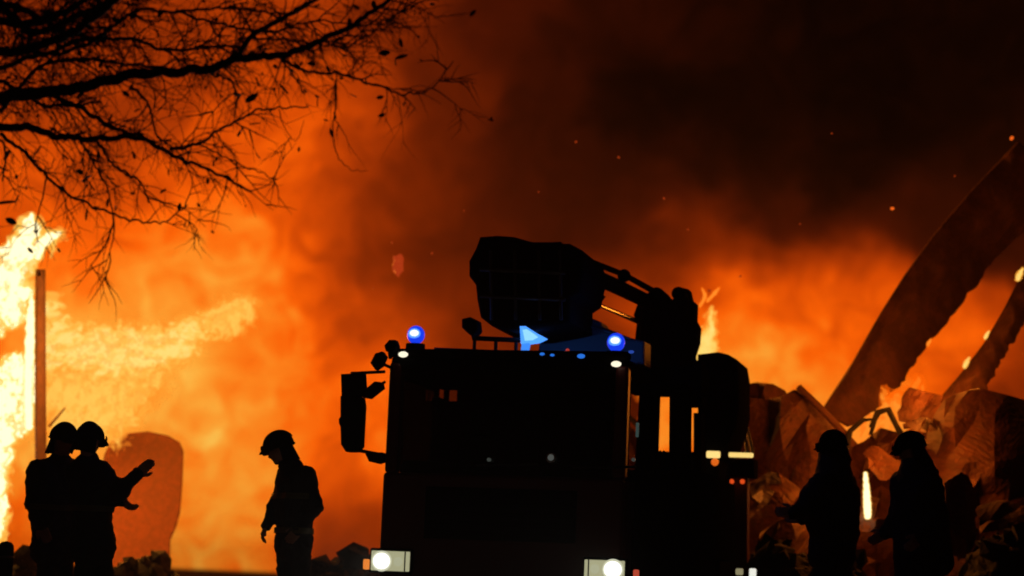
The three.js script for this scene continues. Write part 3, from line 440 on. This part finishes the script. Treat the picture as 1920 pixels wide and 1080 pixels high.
  // roof bracket: its blue-lit look painted as glow, with an added light
  {
    const m = part(ext([[975, 612], [985, 612], [1000, 622], [1021, 633], [1006, 640], [992, 642], [977, 644]], -0.06, -0.2, 0.005), glow(0.1, 0.42, 1.4), 'painted_blue_light', t);
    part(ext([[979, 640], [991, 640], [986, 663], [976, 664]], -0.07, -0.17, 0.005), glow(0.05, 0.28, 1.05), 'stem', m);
    part(ext([[980, 618], [988, 618], [1000, 626], [1008, 632], [998, 637], [984, 638]], -0.045, -0.07, 0.004), glow(0.32, 0.75, 1.5), 'inner_glow', m);  // brighter core of the blue light, painted on the bracket
    const q = at2(990, 628, -0.2), l = new THREE.PointLight(new THREE.Color(0.04, 0.25, 1), 0.5); l.position.copy(q.setZ(-0.25).applyMatrix4(t.matrixWorld)); l.shadow.radius = 3; l.castShadow = true; l.name = 'added_blue_light'; scene.add(l);  // added light with no lamp of its own behind the bracket
    for (const [x, y, r] of [[1017, 664, 0.018], [1036, 666, 0.016], [1090, 668, 0.028], [738, 643, 0.025], [1184, 660, 0.02]]) { const p = at2(x, y, 0.02); part(new THREE.SphereGeometry(r, 12, 8).scale(1.4, 0.8, 0.8).translate(p.x, p.y, 0.03), glow(0.02, x > 1100 ? 0.06 : 0.16, x > 1100 ? 0.35 : 0.7), 'painted_blue_light', t); }  // small blue reflections painted as glowing dots
  }
  // rails, searchlight and small fittings on the roof
  { const a = at2(886, 634, -0.3), b = at2(975, 638, -0.3), rail = part(rod(a, b, 0.025), M.dark, 'roof_rail', t); for (const x of [890, 930, 968]) { const q = at2(x, 636, -0.3); part(rod(q, V(q.x, roofY - 0.02, q.z), 0.018), M.dark, 'rail_post', rail); } part(ext([[868, 600], [880, 597], [892, 603], [894, 618], [886, 628], [876, 620], [868, 612]], -0.22, -0.4, 0.03), M.dark, 'searchlight', rail); part(rod(at2(884, 620, -0.3), at2(889, 636, -0.3), 0.02), M.dark, 'bracket', rail); }
  part(ext([[815, 653], [1160, 668], [1160, 682], [815, 665]], -0.5, -0.9, 0.02), M.dark, 'roof_bar', t);
  for (const [x, r] of [[1064, 0.02]]) { const q = at2(x, 657, -0.45); part(new THREE.SphereGeometry(r, 10, 8).translate(q.x, q.y, q.z), glow(0.4, 0.03, 0.005), 'tail_lamp', t); }
  // mirrors
  {
    const mL = part(ext([[640, 745], [672, 746], [674, 760], [670, 835], [662, 843], [648, 843], [641, 832], [640, 800], [637, 792], [637, 786], [640, 782]], 0.12, -0.08, 0.03), M.dark, 'mirror', t);
    part(ext([[641, 704], [675, 702], [677, 735], [672, 738], [642, 738]], 0.12, -0.06, 0.03), M.dark, 'upper_mirror', mL);
    part(rod(at2(658, 700, 0.02), at2(722, 697, 0), 0.016), M.dark, 'arm', mL); part(rod(at2(664, 843, 0.02), at2(712, 852, 0), 0.018), M.dark, 'arm', mL); part(rod(at2(656, 735, 0.0), at2(656, 750, 0), 0.05), M.dark, 'arm', mL);
    part(ext([[680, 735], [702, 717], [711, 718], [713, 726], [690, 744], [682, 743]], 0.2, 0.06, 0.02), M.dark, 'kerb_mirror', mL);
    part(rod(at2(700, 728, 0.12), at2(722, 716, 0), 0.014), M.dark, 'arm', mL);
    part(ext([[686, 851], [712, 850], [712, 863], [704, 866], [692, 863]], 0.1, -0.1, 0.02), M.dark, 'foot', mL);
    const mF = part(ext([[696, 680], [704, 664], [714, 661], [719, 668], [712, 684], [703, 690]], 0.25, 0.12, 0.02), M.dark, 'front_mirror', t);
    part(ext([[722, 648], [730, 639], [738, 639], [741, 648], [735, 658], [724, 656]], 0.1, -0.05, 0.02), M.dark, 'camera_housing', mF);
    part(rod(at2(712, 680, 0.16), at2(735, 690, 0), 0.016), M.dark, 'arm', mF); part(rod(at2(730, 655, 0.05), at2(732, 672, 0), 0.02), M.dark, 'arm', mF);
    const mR = part(ext([[1258, 726], [1262, 720], [1284, 720], [1289, 730], [1287, 872], [1280, 882], [1262, 882], [1257, 845]], 0.1, -0.1, 0.03), M.dark, 'mirror', t);
    part(rod(at2(1196, 727, 0.02), at2(1266, 730, 0.02), 0.04), M.dark, 'arm', mR); part(rod(at2(1196, 884, 0.02), at2(1272, 884, 0.02), 0.035), M.dark, 'arm', mR); part(rod(at2(1247, 846, 0.02), at2(1236, 862, 0.02), 0.018), M.dark, 'arm', mR); part(rod(at2(1236, 846, 0.02), at2(1250, 870, 0.02), 0.018), M.dark, 'arm', mR);
  }
  // chassis deck and equipment body behind
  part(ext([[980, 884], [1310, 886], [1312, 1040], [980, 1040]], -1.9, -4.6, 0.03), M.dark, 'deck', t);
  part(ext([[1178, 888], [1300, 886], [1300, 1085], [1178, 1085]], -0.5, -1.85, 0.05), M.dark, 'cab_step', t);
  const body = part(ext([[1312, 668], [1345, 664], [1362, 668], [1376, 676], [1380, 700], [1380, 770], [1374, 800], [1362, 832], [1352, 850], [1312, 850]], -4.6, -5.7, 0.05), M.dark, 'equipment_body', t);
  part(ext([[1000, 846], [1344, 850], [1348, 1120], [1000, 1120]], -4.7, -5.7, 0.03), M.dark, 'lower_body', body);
  { const q = at2(1344, 900, -4.7), sh = part(rb(0.03, 1.1, 0.86, q.x + 0.01, 1.35, -5.2, 0.01), M.dark, 'shutter', body); for (let k = 0; k < 9; k++) part(rb(0.012, 0.1, 0.82, q.x + 0.03, 0.87 + k * 0.118, -5.2, 0.004), M.dark, 'slat', sh); }
  const jack = part(ext([[1368, 895], [1400, 895], [1399, 1120], [1372, 1120]], -5.8, -6.0, 0.02), M.red, 'outrigger', t);
  part(ext([[1362, 862], [1412, 862], [1412, 893], [1362, 893]], -5.7, -6.1, 0.02), M.dark, 'outrigger_beam', jack);
  { const a = at2(1372, 903, -5.68), b = at2(1392, 903, -5.68); for (const q of [a, b]) part(new THREE.SphereGeometry(0.03, 12, 8).translate(q.x, q.y, q.z), glow(0.75, 0.07, 0.01), 'tail_lamp', jack); }
  for (const [x, y, w, h, c] of [[1386, 1072, 14, 12, [0.25, 0.22, 0.12]], [1411, 1074, 13, 16, [0.85, 0.85, 0.75]], [1312, 851, 12, 18, [1, 0.97, 0.8]], [1337, 852, 26, 13, [1.1, 0.75, 0.24]], [1389, 853, 46, 9, [1.0, 0.68, 0.2]]]) { const q = at2(x, y, -4.5), s = 24.5 / FPX; part(rb(w * s, h * s, 0.04, q.x, q.y, -4.52, 0.02), glow(...c), 'lamp_and_tape_glow', body); }  // fire-lit reflective tape painted as glowing blocks; only the lowest pair are lamps
  { const q = at2(1340, 866, -4.5); part(new THREE.SphereGeometry(0.045, 12, 8).translate(q.x, q.y, -4.52), glow(0.75, 0.13, 0.01), 'lamp_and_tape_glow', body); }
  // handrails that stand free at the rear corner
  for (const [a, b, d] of [[[1402, 855], [1394, 790], -5.9], [[1412, 862], [1408, 893], -5.9], [[1412, 850], [1400, 800], -5.95]]) part(rod(at2(...a, d), at2(...b, d), 0.022), M.white, 'handrail', t);
  // dark column between cab and body, with the gaps through which the fire shows
  part(ext([[1196, 690], [1312, 690], [1312, 732], [1196, 732]], -2.2, -2.8, 0.03), M.dark, 'crossbeam', t);
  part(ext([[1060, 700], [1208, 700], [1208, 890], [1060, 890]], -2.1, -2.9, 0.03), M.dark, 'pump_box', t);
  part(ext([[1262, 735], [1287, 735], [1287, 892], [1262, 892]], -2.2, -2.5, 0.02), M.dark, 'stanchion', t);
  part(ext([[1296, 676], [1314, 676], [1314, 735], [1296, 735]], -2.4, -2.7, 0.01), M.dark, 'stanchion', t);
  part(ext([[1301, 775], [1314, 775], [1314, 890], [1301, 890]], -3.9, -4.3, 0.01), M.dark, 'stanchion', t);
  part(ext([[1286, 735], [1314, 735], [1314, 758], [1286, 758]], -3.0, -3.4, 0.01), M.dark, 'crossbeam', t);
  // wheels
  for (const [z, s] of [[-0.95, 1], [-0.95, -1], [-4.6, 1], [-4.6, -1]]) {
    const x = s * (z < -4 ? 1.0 : W - 0.2), w = part(new THREE.TorusGeometry(0.36, 0.15, 14, 40).rotateY(Math.PI / 2).scale(1.1, 1, 1).translate(x, 0.51, z), M.rubber, 'wheel', t);
    part(cyl(0.26, 0.26, 0.2, x, 0.51, z, 28, 0, Math.PI / 2), M.steel, 'rim', w);
  }

  // ---- aerial boom
  const boom = part(tube(smoothPath([at2(1080, 506, -1.5), at2(1140, 530, -2.6), at2(1195, 556, -3.6), at2(1245, 580, -4.6)], 8), Array(9).fill(0.085), 8), M.dark, 'boom', t);
  part(tube([at2(1080, 480, -1.4), at2(1170, 515, -3), at2(1243, 556, -4.5)], [0.032, 0.032, 0.04], 8), M.dark, 'hydraulic_pipe', boom);
  part(tube([at2(1062, 545, -1.3), at2(1130, 575, -2.6), at2(1198, 604, -3.8)], [0.022, 0.022, 0.03], 8), M.chrome, 'hose', boom);
  part(new THREE.SphereGeometry(0.075, 14, 10).translate(...at2(1170, 517, -3).toArray()), M.dark, 'joint', boom);
  part(ext([[1066, 553], [1082, 552], [1100, 540], [1128, 552], [1118, 566], [1090, 570], [1076, 568]], -2.2, -2.4, 0.01), M.dark, 'bracket', boom);
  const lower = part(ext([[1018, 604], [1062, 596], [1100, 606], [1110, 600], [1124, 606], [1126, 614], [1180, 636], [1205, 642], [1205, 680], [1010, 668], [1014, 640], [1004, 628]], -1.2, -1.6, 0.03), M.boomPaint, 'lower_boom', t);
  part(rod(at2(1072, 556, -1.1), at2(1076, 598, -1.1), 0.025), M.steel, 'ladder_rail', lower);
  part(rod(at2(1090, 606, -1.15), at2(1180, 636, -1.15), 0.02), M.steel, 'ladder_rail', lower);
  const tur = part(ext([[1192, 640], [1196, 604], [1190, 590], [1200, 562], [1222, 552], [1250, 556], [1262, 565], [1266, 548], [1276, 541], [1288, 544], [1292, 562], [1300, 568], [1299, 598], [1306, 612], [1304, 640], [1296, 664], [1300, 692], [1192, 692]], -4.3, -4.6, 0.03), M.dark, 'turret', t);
  part(cyl(0.1, 0.1, 0.5, ...at2(1237, 560, -4.3).toArray(), 20, Math.PI / 2), M.dark, 'pivot', tur); part(cyl(0.08, 0.08, 0.5, ...at2(1278, 556, -4.3).toArray(), 20, Math.PI / 2), M.dark, 'pivot', tur);
  part(rod(at2(1214, 575, -4.2), at2(1205, 690, -4.2), 0.07), M.dark, 'cylinder', tur); part(rod(at2(1282, 560, -4.2), at2(1276, 690, -4.2), 0.06), M.dark, 'cylinder', tur);
  // rescue cage
  const cage = part(ext([[903, 449], [930, 447], [959, 449], [995, 459], [1034, 459], [1046, 462], [1064, 462], [1083, 472], [1088, 484], [1088, 508], [1080, 545], [1063, 556], [1062, 598], [1045, 602], [1018, 607], [990, 612], [955, 612], [923, 604], [905, 590], [899, 560], [896, 530], [884, 514], [884, 490], [896, 468]], -0.1, -1.25, 0.06), M.dark, 'rescue_cage', t);
  for (const y of [505, 555]) part(rod(at2(900, y, -0.06), at2(1060, y + 7, -0.06), 0.02), M.steel, 'rail', cage);
  for (const x of [920, 965, 1010, 1050]) part(rod(at2(x, 470, -0.06), at2(x + 2, 600, -0.06), 0.016), M.steel, 'rail', cage);
  part(rod(at2(1066, 552, -0.4), at2(1070, 600, -0.4), 0.022), M.steel, 'rail', cage);
  part(ext([[1034, 455], [1050, 454], [1056, 464], [1034, 464]], -0.2, -0.4, 0.01), M.dark, 'control_box', cage);
  tag(t, 'dark fire engine facing the camera with lit headlights, blue beacons and raised rescue cage', 'fire engine'); t.name = numbered('fire_engine'); scene.add(t);
}

// ---------------------------------------------------------------- firefighters: bodies meshed from a field of tapered limbs
function limbs(bones, h, k, wrinkle = 0, seed = 0) {
  const lo = [1e3, 1e3, 1e3], hi = [-1e3, -1e3, -1e3];
  for (const [a, b, ra, rb] of bones) for (const [p, r] of [[a, ra], [b, rb]]) ['x', 'y', 'z'].forEach((c, i) => { lo[i] = Math.min(lo[i], p[c] - r - 3 * h); hi[i] = Math.max(hi[i], p[c] + r + 3 * h); });
  const f = fieldOf(bones, k); return surfaceNet(wrinkle ? (x, y, z) => f(x, y, z) + wrinkle * (noise(x * 7 + seed, y * 11, z * 7) + 0.6 * noise(x * 17, y * 21 + seed, z * 17)) : f, lo, hi, h);
}
// pose: joints as [px, py, metres towards the camera]; face and hand directions in metres
function person(label, d, pose, opt = {}) {
  const t = new THREE.Group(), mid = (pose.anL[0] + pose.anR[0]) / 2; t.position.copy(onGround(mid, d));
  const J = ([x, y, z = 0]) => at(x, y, d - z).sub(t.position), j = {}; for (const k in pose) if (Array.isArray(pose[k]) && pose[k].length === 3 && !/^(face|tilt|hand)/.test(k)) j[k] = J(pose[k]);
  for (const s of ['L', 'R']) { j['an' + s].y = 0.1; const k = j['kn' + s]; if (k.y < 0.45) k.y = 0.47; }
  const face = V(...pose.face).normalize(), tilt = V(...(pose.up ?? [0, 1, 0])).normalize(), side = face.clone().cross(tilt).normalize(), up = side.clone().cross(face).normalize();
  const H = (f, u, s) => j.head.clone().addScaledVector(face, f).addScaledVector(up, u).addScaledVector(side, s);
  const chest = j.shL.clone().lerp(j.shR, 0.5), pel = j.hipL.clone().lerp(j.hipR, 0.5), B = opt.bulk ?? 1, belly = chest.clone().lerp(pel, 0.55);
  if (pose.belly) belly.copy(J(pose.belly));
  const sideT = j.shR.clone().sub(j.shL); const hs = sideT.clone().multiplyScalar(0.26);
  const torso = (a) => [[j.shL, j.shR, 0.085 * a, 0.085 * a], [chest.clone().add(hs).addScaledVector(V(0, 1, 0), -0.1), belly.clone().add(hs.clone().multiplyScalar(0.8)), 0.125 * a, 0.125 * a], [chest.clone().sub(hs).addScaledVector(V(0, 1, 0), -0.1), belly.clone().sub(hs.clone().multiplyScalar(0.8)), 0.125 * a, 0.125 * a], [belly.clone().add(hs.clone().multiplyScalar(0.8)), pel.clone().add(hs.clone().multiplyScalar(0.75)).add(V(0, -0.06, 0)), 0.125 * a, 0.14 * a], [belly.clone().sub(hs.clone().multiplyScalar(0.8)), pel.clone().sub(hs.clone().multiplyScalar(0.75)).add(V(0, -0.06, 0)), 0.125 * a, 0.14 * a], [chest, j.neck, 0.09 * a, 0.075 * a]];
  const arm = (a, s) => [[j['sh' + s], j['el' + s], 0.088 * a, 0.07 * a], [j['el' + s], j['wr' + s], 0.072 * a, 0.052 * a]];
  const leg = (a, s) => [[j['hip' + s], j['kn' + s], 0.112 * a, 0.088 * a], [j['kn' + s], j['an' + s].clone().add(V(0, 0.1, 0)), 0.085 * a, 0.072 * a]];
  // the body: head with face, neck, trunk and limbs as one surface, hands meshed finer and joined to it
  const skin = [...torso(0.8), ...arm(0.72, 'L'), ...arm(0.72, 'R'), ...leg(0.8, 'L'), ...leg(0.8, 'R'), [j.neck, H(-0.02, -0.06, 0), 0.058, 0.055], [H(0, 0.03, 0), H(0, -0.01, 0), 0.092, 0.088]];
  const head = [[H(-0.01, 0.03, 0), H(0.01, -0.01, 0), 0.092, 0.082], [H(0.03, -0.06, 0), H(0.055, -0.095, 0), 0.06, 0.035], [H(0.085, 0.015, 0), H(0.108, -0.03, 0), 0.012, 0.018], [H(0.075, 0.03, -0.035), H(0.075, 0.03, 0.035), 0.02, 0.02], [H(0.082, -0.062, -0.02), H(0.082, -0.062, 0.02), 0.012, 0.012], [H(-0.01, 0.01, 0.088), H(-0.01, -0.03, 0.086), 0.02, 0.014], [H(-0.01, 0.01, -0.088), H(-0.01, -0.03, -0.086), 0.02, 0.014]];
  const geos = [limbs(skin, 0.02, 0.06), limbs(head, 0.007, 0.03)];
  const hands = [];
  for (const s of ['L', 'R']) {
    const w = j['wr' + s], dir = pose['hand' + s] ? V(...pose['hand' + s]).normalize() : w.clone().sub(j['el' + s]).normalize(), pn = V(...(pose['palm' + s] ?? [0, 0, 1])), ac = dir.clone().cross(pn).normalize(), nn = ac.clone().cross(dir).normalize();
    const K = (a, b, c) => w.clone().addScaledVector(dir, a).addScaledVector(ac, b).addScaledVector(nn, c), curl = pose['curl' + s] ?? 0.5, hb = [];
    for (const b of [-0.03, -0.01, 0.01, 0.03]) hb.push([K(0.0, b * 0.7, 0), K(0.085, b, 0), 0.02, 0.014]);
    [[-0.031, 0.062], [-0.0105, 0.078], [0.0105, 0.084], [0.031, 0.072]].forEach(([b, len]) => { let p = K(0.085, b, 0), an = 0; for (let q = 0; q < 3; q++) { an += curl * 0.62; const l = len * [0.45, 0.32, 0.23][q], e = p.clone().addScaledVector(dir, Math.cos(an) * l).addScaledVector(nn, -Math.sin(an) * l); hb.push([p, e, 0.0115 - q * 0.0012, 0.0105 - q * 0.0012]); p = e; } });
    const th = K(0.02, 0.034, 0), t1 = K(0.055, 0.062, -0.012), t2 = K(0.088, 0.07, -0.026 * (0.5 + curl)); hb.push([th, t1, 0.016, 0.013], [t1, t2, 0.013, 0.011]);
    const scaleUp = 1.12; for (const b of hb) { b[0] = w.clone().add(b[0].clone().sub(w).multiplyScalar(scaleUp)); b[1] = w.clone().add(b[1].clone().sub(w).multiplyScalar(scaleUp)); b[2] *= 1.3; b[3] *= 1.25; }
    geos.push(limbs(hb, 0.0055, 0.008));
    hands.push(hb);
  }
  part(mergeGeometries(geos), opt.skin ?? M.skin, 'body', t);
  const seed = mid * 0.1;
  const jb = [...torso(1.0 * B), ...arm(1.0 * B, 'L'), ...arm(1.0 * B, 'R'), [chest.clone().lerp(j.neck, 0.6), j.neck.clone().addScaledVector(face, 0.02), 0.09, 0.082]]; if (opt.coat) jb.push([pel.clone().add(hs.clone().multiplyScalar(0.7)), pel.clone().add(hs.clone().multiplyScalar(0.85)).add(V(0, -opt.coat, 0)), 0.15, 0.17], [pel.clone().sub(hs.clone().multiplyScalar(0.7)), pel.clone().sub(hs.clone().multiplyScalar(0.85)).add(V(0, -opt.coat, 0)), 0.15, 0.17]);
  if (opt.extra) for (const [a, b, r0, r1] of opt.extra) jb.push([J(a), J(b), r0, r1]);
  const jacket = part(limbs(jb, 0.015, 0.07, 0.008, seed), M.coat, 'jacket', t);
  part(limbs([...leg(1, 'L'), ...leg(1, 'R'), [j.hipL, j.hipR, 0.12, 0.12]], 0.018, 0.06, 0.012, seed + 3), M.trouser, 'trousers', t);
  for (const s of ['L', 'R']) { const a = j['an' + s], f = V(face.x, 0, face.z).normalize(); part(limbs([[a.clone().add(V(0, 0.14, 0)), a.clone().add(V(0, -0.02, 0)), 0.066, 0.055], [a.clone().add(V(0, -0.04, 0)).addScaledVector(f, -0.02), a.clone().add(V(0, -0.06, 0)).addScaledVector(f, 0.16), 0.055, 0.042]], 0.014, 0.03), M.boot, 'boot', t); }
  // reflective bands: closed strips laid on the jacket
  const jf = fieldOf(jb, 0.07);
  for (const u of opt.bands ?? [0.35, 0.85]) {
    const c = chest.clone().lerp(pel, u), pos = [], idx = [], n = 40;
    for (let i = 0; i <= n; i++) for (const dy of [-0.028, 0.028]) { const a = i / n * 2 * Math.PI, dx = Math.cos(a), dz = Math.sin(a); let r = 0.02; while (r < 0.34 && jf(c.x + dx * r, c.y + dy, c.z + dz * r) < -0.001) r += 0.004; r = Math.min(r, 0.3) + 0.012; pos.push(c.x + dx * r, c.y + dy, c.z + dz * r); if (i < n) { const k = i * 2; if (dy < 0) idx.push(k, k + 1, k + 2, k + 1, k + 3, k + 2); } }
    const g = new THREE.BufferGeometry(); g.setAttribute('position', new THREE.Float32BufferAttribute(pos, 3)); g.setIndex(idx); g.computeVertexNormals(); part(g, M.band, 'reflective_band', jacket);
  }
  // helmet: dome, brim or visor, neck guard
  if (!opt.noHelmet) {
    const basis = new THREE.Matrix4().makeBasis(side, up, face), place = (g) => { g.applyMatrix4(basis); g.translate(j.head.x, j.head.y, j.head.z); return g; }, hm = opt.helmet ?? M.helmet;
    const dome = new THREE.SphereGeometry(0.136, 36, 20, 0, 2 * Math.PI, 0, Math.PI * 0.56), p = dome.attributes.position; for (let i = 0; i < p.count; i++) { const x = p.getX(i), y = p.getY(i), z = p.getZ(i); p.setXYZ(i, x * 0.93, y * 1.0 + 0.045, z * 1.1 - 0.01 + (y < -0.01 ? -0.0 : 0)); } dome.computeVertexNormals();
    const hel = part(place(dome), hm, 'helmet', t);
    const ridge = new THREE.TorusGeometry(0.138, 0.011, 8, 24, Math.PI * 0.8).rotateZ(Math.PI * 0.1).rotateY(Math.PI / 2).scale(1, 1, 1.1).translate(0, 0.046, -0.01); part(place(ridge), hm, 'ridge', hel);
    const brim = new THREE.TorusGeometry(0.132, 0.013, 8, 36).rotateX(Math.PI / 2).scale(0.95, 0.9, 1.16).translate(0, 0.022, 0); part(place(brim), hm, 'brim', hel);
    const vis = new THREE.SphereGeometry(0.145, 28, 12, Math.PI * 0.12, Math.PI * 0.76, Math.PI * 0.4, Math.PI * 0.2).scale(0.95, 1, 1.12).translate(0, 0.04, 0.012); part(place(vis), M.visor, 'visor', hel);
    const peak = new THREE.CylinderGeometry(0.135, 0.15, 0.02, 28, 1, false, -0.9, 1.8).translate(0, 0.028, 0.03).scale(1, 1, 1.12); part(place(peak), hm, 'peak', hel);
    const ng = new THREE.CylinderGeometry(0.125, 0.155, 0.16, 28, 3, true, Math.PI * 0.55, Math.PI * 0.9).translate(0, -0.06, -0.01); part(place(ng), M.trouser, 'neck_guard', hel);
  }
  return top(t, 'person', label, 'person', undefined);
}
M.trouser.side = THREE.DoubleSide; M.visor.side = THREE.DoubleSide; M.band.side = THREE.DoubleSide;
person('firefighter in thick coat standing at far left of the huddled pair', 20.3, {
  head: [120, 828, 0.05], face: [0.75, -0.12, 0.35], neck: [112, 862, 0], shL: [130, 880, -0.14], shR: [76, 884, 0.1], elL: [142, 935, -0.25], elR: [64, 942, 0.12], wrL: [170, 945, -0.3], wrR: [78, 985, 0.2], handR: [0.5, -1, 0.2], belly: [102, 945, 0], hipL: [118, 1010, -0.08], hipR: [88, 1010, 0.06], knL: [120, 1095, -0.08], knR: [88, 1095, 0.08], anL: [122, 1170, -0.1], anR: [88, 1170, 0.08],
}, { bulk: 1.1, bands: [0.55], extra: [[[70, 880, 0.05], [66, 905, 0.08], 0.09, 0.1], [[72, 975, 0.1], [92, 1000, 0.05], 0.08, 0.1]], coat: 0.1 });
person('firefighter of the huddled pair raising a forearm to point', 19.9, {
  head: [168, 828, 0.02], face: [0.5, -0.22, -0.7], neck: [164, 862, 0], shL: [146, 884, 0.02], shR: [190, 886, 0.06], elL: [190, 934, -0.22], elR: [222, 924, 0.1], wrL: [228, 938, -0.1], wrR: [258, 888, 0.1], handR: [0.72, 0.68, 0], palmR: [0.1, 0.1, 1], curlR: 0.12, handL: [0.75, -0.55, 0], palmL: [-0.5, -0.6, 0.5], curlL: 0.75, belly: [172, 945, 0], hipL: [158, 1010, 0], hipR: [190, 1010, 0], knL: [158, 1095, 0], knR: [194, 1095, 0.02], anL: [158, 1172, 0], anR: [196, 1172, 0],
}, { bulk: 1.12, bands: [0.55], coat: 0.1 });
person('lone firefighter with bowed head standing left of the fire engine', 20, {
  head: [524, 844, 0], face: [-0.93, -0.35, -0.12], up: [-0.3, 0.95, 0], neck: [543, 870, 0], shL: [572, 894, 0.17], shR: [540, 892, -0.17], elL: [588, 950, 0.2], elR: [520, 948, -0.18], wrL: [562, 992, 0.22], wrR: [500, 984, -0.16], handR: [-0.35, -0.9, 0], palmR: [-0.9, 0.3, 0.2], curlR: 0.7, handL: [-0.6, -0.7, 0], belly: [552, 950, 0], hipL: [562, 1012, 0.09], hipR: [540, 1012, -0.09], knL: [566, 1098, 0.09], knR: [536, 1098, -0.1], anL: [564, 1172, 0.09], anR: [534, 1172, -0.12],
}, { bulk: 1.1, bands: [0.32, 0.86] });
person('dark figure reaching left, nearer the fire engine of the two at the right', 20.4, {
  head: [1562, 842, 0], face: [-0.85, -0.2, 0.3], neck: [1560, 882, 0], shL: [1540, 910, 0.16], shR: [1584, 910, -0.12], elL: [1512, 952, 0.2], elR: [1552, 965, -0.2], wrL: [1488, 962, 0.28], wrR: [1505, 972, -0.22], handL: [-1, 0.05, 0], handR: [-1, 0, 0], belly: [1560, 965, 0], hipL: [1545, 1020, 0.08], hipR: [1575, 1020, -0.06], knL: [1542, 1105, 0.1], knR: [1580, 1105, -0.05], anL: [1540, 1182, 0.08], anR: [1584, 1182, -0.06],
}, { bulk: 1.25, bands: [], coat: 0.12, extra: [[[1563, 852, -0.03], [1564, 890, 0], 0.15, 0.18], [[1590, 930, 0], [1585, 1000, 0], 0.12, 0.14], [[1520, 930, 0.15], [1535, 980, 0.12], 0.1, 0.13]] });
person('dark firefighter in a long coat, rightmost person', 19.8, {
  head: [1708, 846, 0], face: [-0.8, -0.25, -0.3], neck: [1712, 884, 0], shL: [1742, 908, 0.16], shR: [1694, 906, -0.14], elL: [1758, 965, 0.18], elR: [1686, 968, -0.22], wrL: [1726, 1008, 0.24], wrR: [1660, 1000, -0.2], handR: [-0.8, -0.5, 0], handL: [-0.7, -0.6, 0.2], belly: [1718, 970, 0], hipL: [1738, 1022, 0.08], hipR: [1704, 1022, -0.08], knL: [1744, 1108, 0.08], knR: [1700, 1108, -0.08], anL: [1748, 1184, 0.08], anR: [1698, 1184, -0.08],
}, { bulk: 1.3, bands: [], coat: 0.3, extra: [[[1716, 858, -0.03], [1724, 890, 0], 0.13, 0.18], [[1748, 990, 0.1], [1758, 1050, 0.1], 0.14, 0.16], [[1740, 930, 0.1], [1750, 1000, 0.1], 0.12, 0.14]] });

renderer.render(scene, camera);
